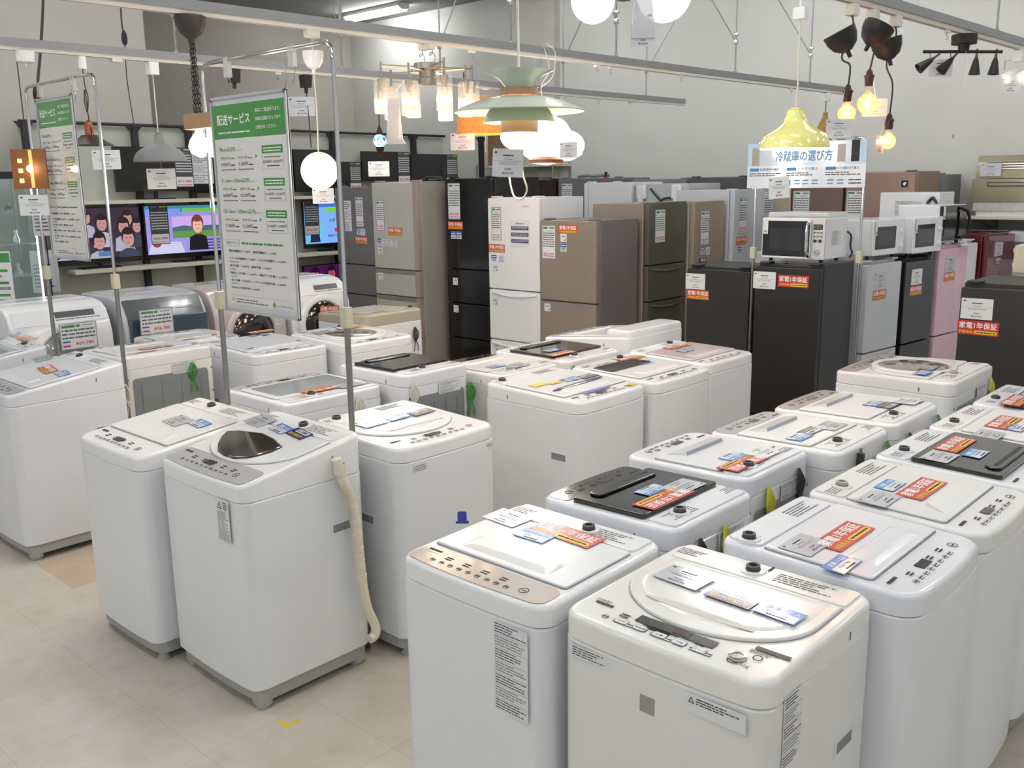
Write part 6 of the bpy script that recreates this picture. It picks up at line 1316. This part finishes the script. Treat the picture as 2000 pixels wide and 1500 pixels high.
# ---------------------------------------------------------------- glass cabinet and posters at the left
cb = thing('glass_cabinet', 'glass display cabinet with dark top frame and small shiny goods at the left picture edge', 'display cabinet', (-9.22, 2.93, 0))
GLS = mat('cabinet_glass', (200, 225, 218), .03, alpha=.18, coat=.3)
m = MB(); m.box(-.25, .25, -.45, .45, 1.98, 2.04, BLKM); m.box(-.25, .25, -.45, .45, 0, .8, BLKM)
for x in (-.24, .24):
    for y in (-.44, .44): m.box(x-.012, x+.012, y-.012, y+.012, .8, 1.98, STEEL)
m.build('frame', cb)
m = MB(); m.box(.246, .25, -.44, .44, .8, 1.98, GLS); m.box(-.24, .24, .446, .45, .8, 1.98, GLS); m.box(-.24, .24, -.45, -.446, .8, 1.98, GLS); m.build('glass_pane', cb); m = MB(); m.tube([(.235, .425, .84), (.235, .425, 1.94)], .008, mat('cabinet_light_strip', (250, 252, 255), .4, emit=4), 8); m.tube([(.235, -.425, .84), (.235, -.425, 1.94)], .008, MATS['cabinet_light_strip'], 8); m.build('light_strip', cb)
for z in (1.12, 1.4, 1.68): m = MB(); m.box(-.23, .23, -.43, .43, z, z+.008, mat('shelf_glass', (170, 200, 192), .05, alpha=.6)); m.build('glass_shelf', cb)
rn = random.Random(3)
for z in (1.128, 1.408, 1.688):
    for k in range(5):
        m = MB(); s_ = rn.uniform(.03, .05); hgt = rn.uniform(.05, .15); m.lathe([(s_, 0), (s_*1.1, hgt*.3), (s_*.5, hgt*.7), (s_*.6, hgt), (.001, hgt)], (CHROME, PAPER, WHT2, STEEL)[k % 4], 16)
        tag(m.build('glassware', None, (-9.22+rn.uniform(-.1, .12), 2.93-.34+k*.16, z)), 'small shiny ware on a glass shelf in the left cabinet', 'ware', 'wares in the glass cabinet')
# tall black rack post and wall grid left of the display rack
m = MB(); m.box(-.05, .05, -.06, .06, 0, 2.62, BLKM); tag(m.build('rack_post', None, (-9.54, 3.05, 0)), 'thick black post at the left end of the television rack, beside the glass cabinet', 'post')
for lab, px, py, dep, w_, h_, nv in (('white leaflet with navy header taped beside the left television', 84, 420, 8.2, .18, .36, True), ('tilted grey information poster leaning beside the lower television', 88, 530, 8.7, .23, .39, False)):
    q = at(px, py, dep); t = thing('information_poster', lab, 'poster', q, YAW+.5)
    m = MB(); m.rect(-w_/2, w_/2, -h_/2, h_/2, 0, PAPERG, .003)
    if nv: m.rect(-w_/2, w_/2, h_*.28, h_/2, .003, NAVY, .0003)
    m.bars(-w_*.4, w_*.4, -h_*.4, h_*.2, .0034, INK, 7, .4, 3); m.build('printed_sheet', t, None, (R(90), 0, 0))
    m = MB(); m.tube([(0, .004, -h_/2), (0, .004, -q.z)], .006, BLKM, 6); m.build('support_rod', t)
# green-headed sheet at the very left edge
q = at(4, 566, 6.9); t = thing('leaflet_board', 'narrow white leaflet board with green headers at the left picture edge', 'leaflet board', q, YAW)
m = MB(); m.rect(-.09, .09, -.28, .28, 0, PAPER, .003); m.rect(-.085, .085, .2, .27, .003, GREEN, .0003)
for i in range(3): m.rect(-.07, .06, .13-i*.09, .15-i*.09, .003, GREEN, .0003); m.bars(-.07, .07, .08-i*.09, .12-i*.09, .0033, INKL, 1, .5, i)
m.bars(-.07, .07, -.25, -.1, .0033, INKL, 5, .3, 2); m.build('printed_sheet', t, None, (R(90), 0, 0)); m = MB(); m.tube([(0, .005, -.28), (0, .005, -q.z)], .008, STEEL, 6); m.build('support_rod', t)

# ---------------------------------------------------------------- kitchen corner at the right
OLV = mat('olive_gold_steel', (146, 140, 114), .35, .3, coat=.4, var=.02)
sx0 = uy(1874, 425, 9.7).x
sh_ = thing('wall_shelf', 'cream wall shelf under the olive-gold range hood parts', 'shelf', (sx0, 9.62, 1.48)); m = MB(); m.rb(0, 2.2, -.12, .38, 0, .025, SHF, .004, .004); m.build('shelf_board', sh_); m = MB(); m.loft([[(.25, -.02, 0), (.25, .38, 0), (.25, .38, -.16)], [(.27, -.02, 0), (.27, .38, 0), (.27, .38, -.16)]], GRYS); m.build('bracket', sh_)
hx = uy(1898, 395, 9.7).x
hd = thing('range_hood', 'olive-gold range hood panels wrapped in plastic on the wall shelf', 'range hood', (hx, 9.68, 1.505))
m = MB(); m.box(.05, 1.6, -.0, .28, .0, .05, WHT2); m.rb(.02, 1.6, -.02, .28, .05, .13, mat('crumpled_wrap', (206, 204, 200), .15, coat=1, var=.1, scale=20, bump=.8), .01, .005); m.build('wrapped_tray', hd)
m = MB(); m.fb(.0, 1.6, .13, .345, -.03, .28, OLV, .012, .008); m.build('lower_panel', hd); m = MB(); m.fb(.14, .48, .275, .315, -.036, -.028, mat('slot_frame', (72, 66, 48), .5, .3), .006, .002); m.fb(.15, .47, .283, .307, -.038, -.03, mat('slot_grey', (150, 146, 138), .4, .3, var=.04), .004, .001); m.build('slot', hd)
m = MB(); m.loft([[(x, y, z) for y, z in ((-.02, .35), (-.02, .46), (.02, .56), (.28, .56), (.28, .35))] for x in (.03, 1.6)], OLV); m.build('upper_panel', hd)
m = MB(); m.box(.12, 1.6, -.024, -.018, .43, .50, mat('louver_grey', (120, 112, 100), .35, .5, var=.1))
for i in range(3): m.box(.2, 1.6, -.03, -.02, .435+i*.022, .441+i*.022, CHROME)
m.build('louver', hd)
link('price_card', price(3), hd, (.16, -.035, .43), (R(90), 0, 0)).scale = (1.4, 1.3, 1)
ovx = uy(1880, 460, 9.5).x
ov = thing('kitchen_cabinet', 'pale grey kitchen cabinet with dark window strip below the wall shelf', 'cabinet', (ovx, 9.42, 0))
m = MB(); m.rb(0, 2.0, 0, .5, .02, 1.38, mat('cabinet_pale_grey', (196, 200, 206), .35, coat=.3, var=.02), .01, .006); m.build('body', ov)
for i in range(2): m = MB(); m.fb(.1+i*.62, .66+i*.62, 1.13, 1.29, -.01, .0, mat('strip_window', (108, 112, 120), .2, coat=.5, var=.04), .004, .002); m.build('window_strip', ov)
for i in range(3): m = MB(); m.fb(.02+i*.62, .62+i*.62, .5, 1.02, -.015, .0, MATS['cabinet_pale_grey'], .006, .003); m.build('door', ov)
q = uz(1955, 535, 1.0)
bx = uz(1972, 533, 1.289); t = thing('storage_case', 'beige plastic case with white side catches at the right picture edge', 'case', (bx.x+.03, bx.y, 1.289), 0)
m = MB(); m.rb(-.02, .4, 0, .4, -.0, .17, mat('beige_case', (216, 204, 184), .45, var=.02), .02, .01); m.build('body', t)
for z in (.03, .12): m = MB(); m.rb(-.035, -.018, .05, .1, z, z+.03, WHT2, .004, .003); m.build('catch', t)
# red-footed camera-like object and hose on the rear refrigerators
q = uy(1183, 340, 8.2)
for nm, lab, px, py, yy in (('card_stand', 'small black clip stand with red label on the rear grey refrigerator', 1183, 350, 8.2),):
    q = uy(px, py, yy); m = MB(); m.rb(-.03, .03, -.02, .02, 0, .012, RED, .004, .003); m.rb(-.012, .02, -.012, .012, .012, .07, BLKM, .006, .004); tag(m.build(nm, None, (uy(1183, 350, 9.2).x, 9.2, 1.926)), lab, 'stand')
m = MB(); m.tube([(-.25, 0, .02), (-.12, .03, .03), (0, -.02, .02), (.12, .03, .03), (.22, 0, .02)], .018, mat('grey_flex', (120, 122, 126), .5, var=.05), 8, 5); tag(m.build('flexible_duct', None, (uy(1160, 350, 9.2).x, 9.2, 1.926)), 'short grey flexible duct lying on the rear grey refrigerator', 'duct')
m = MB(); m.tube([(-.15, 0, .01), (-.05, .04, .02), (.02, -.03, .01), (.1, .02, .02), (.18, 0, .01)], .012, CORDK, 8, 5); m.tube([(-.12, .03, .03), (0, 0, .04), (.14, .03, .03)], .010, CORDK, 8, 5); tag(m.build('coiled_power_cord', None, (-6.75, 6.15, 1.905)), 'coiled dark power cord lying on top of the tall beige refrigerator', 'cord')
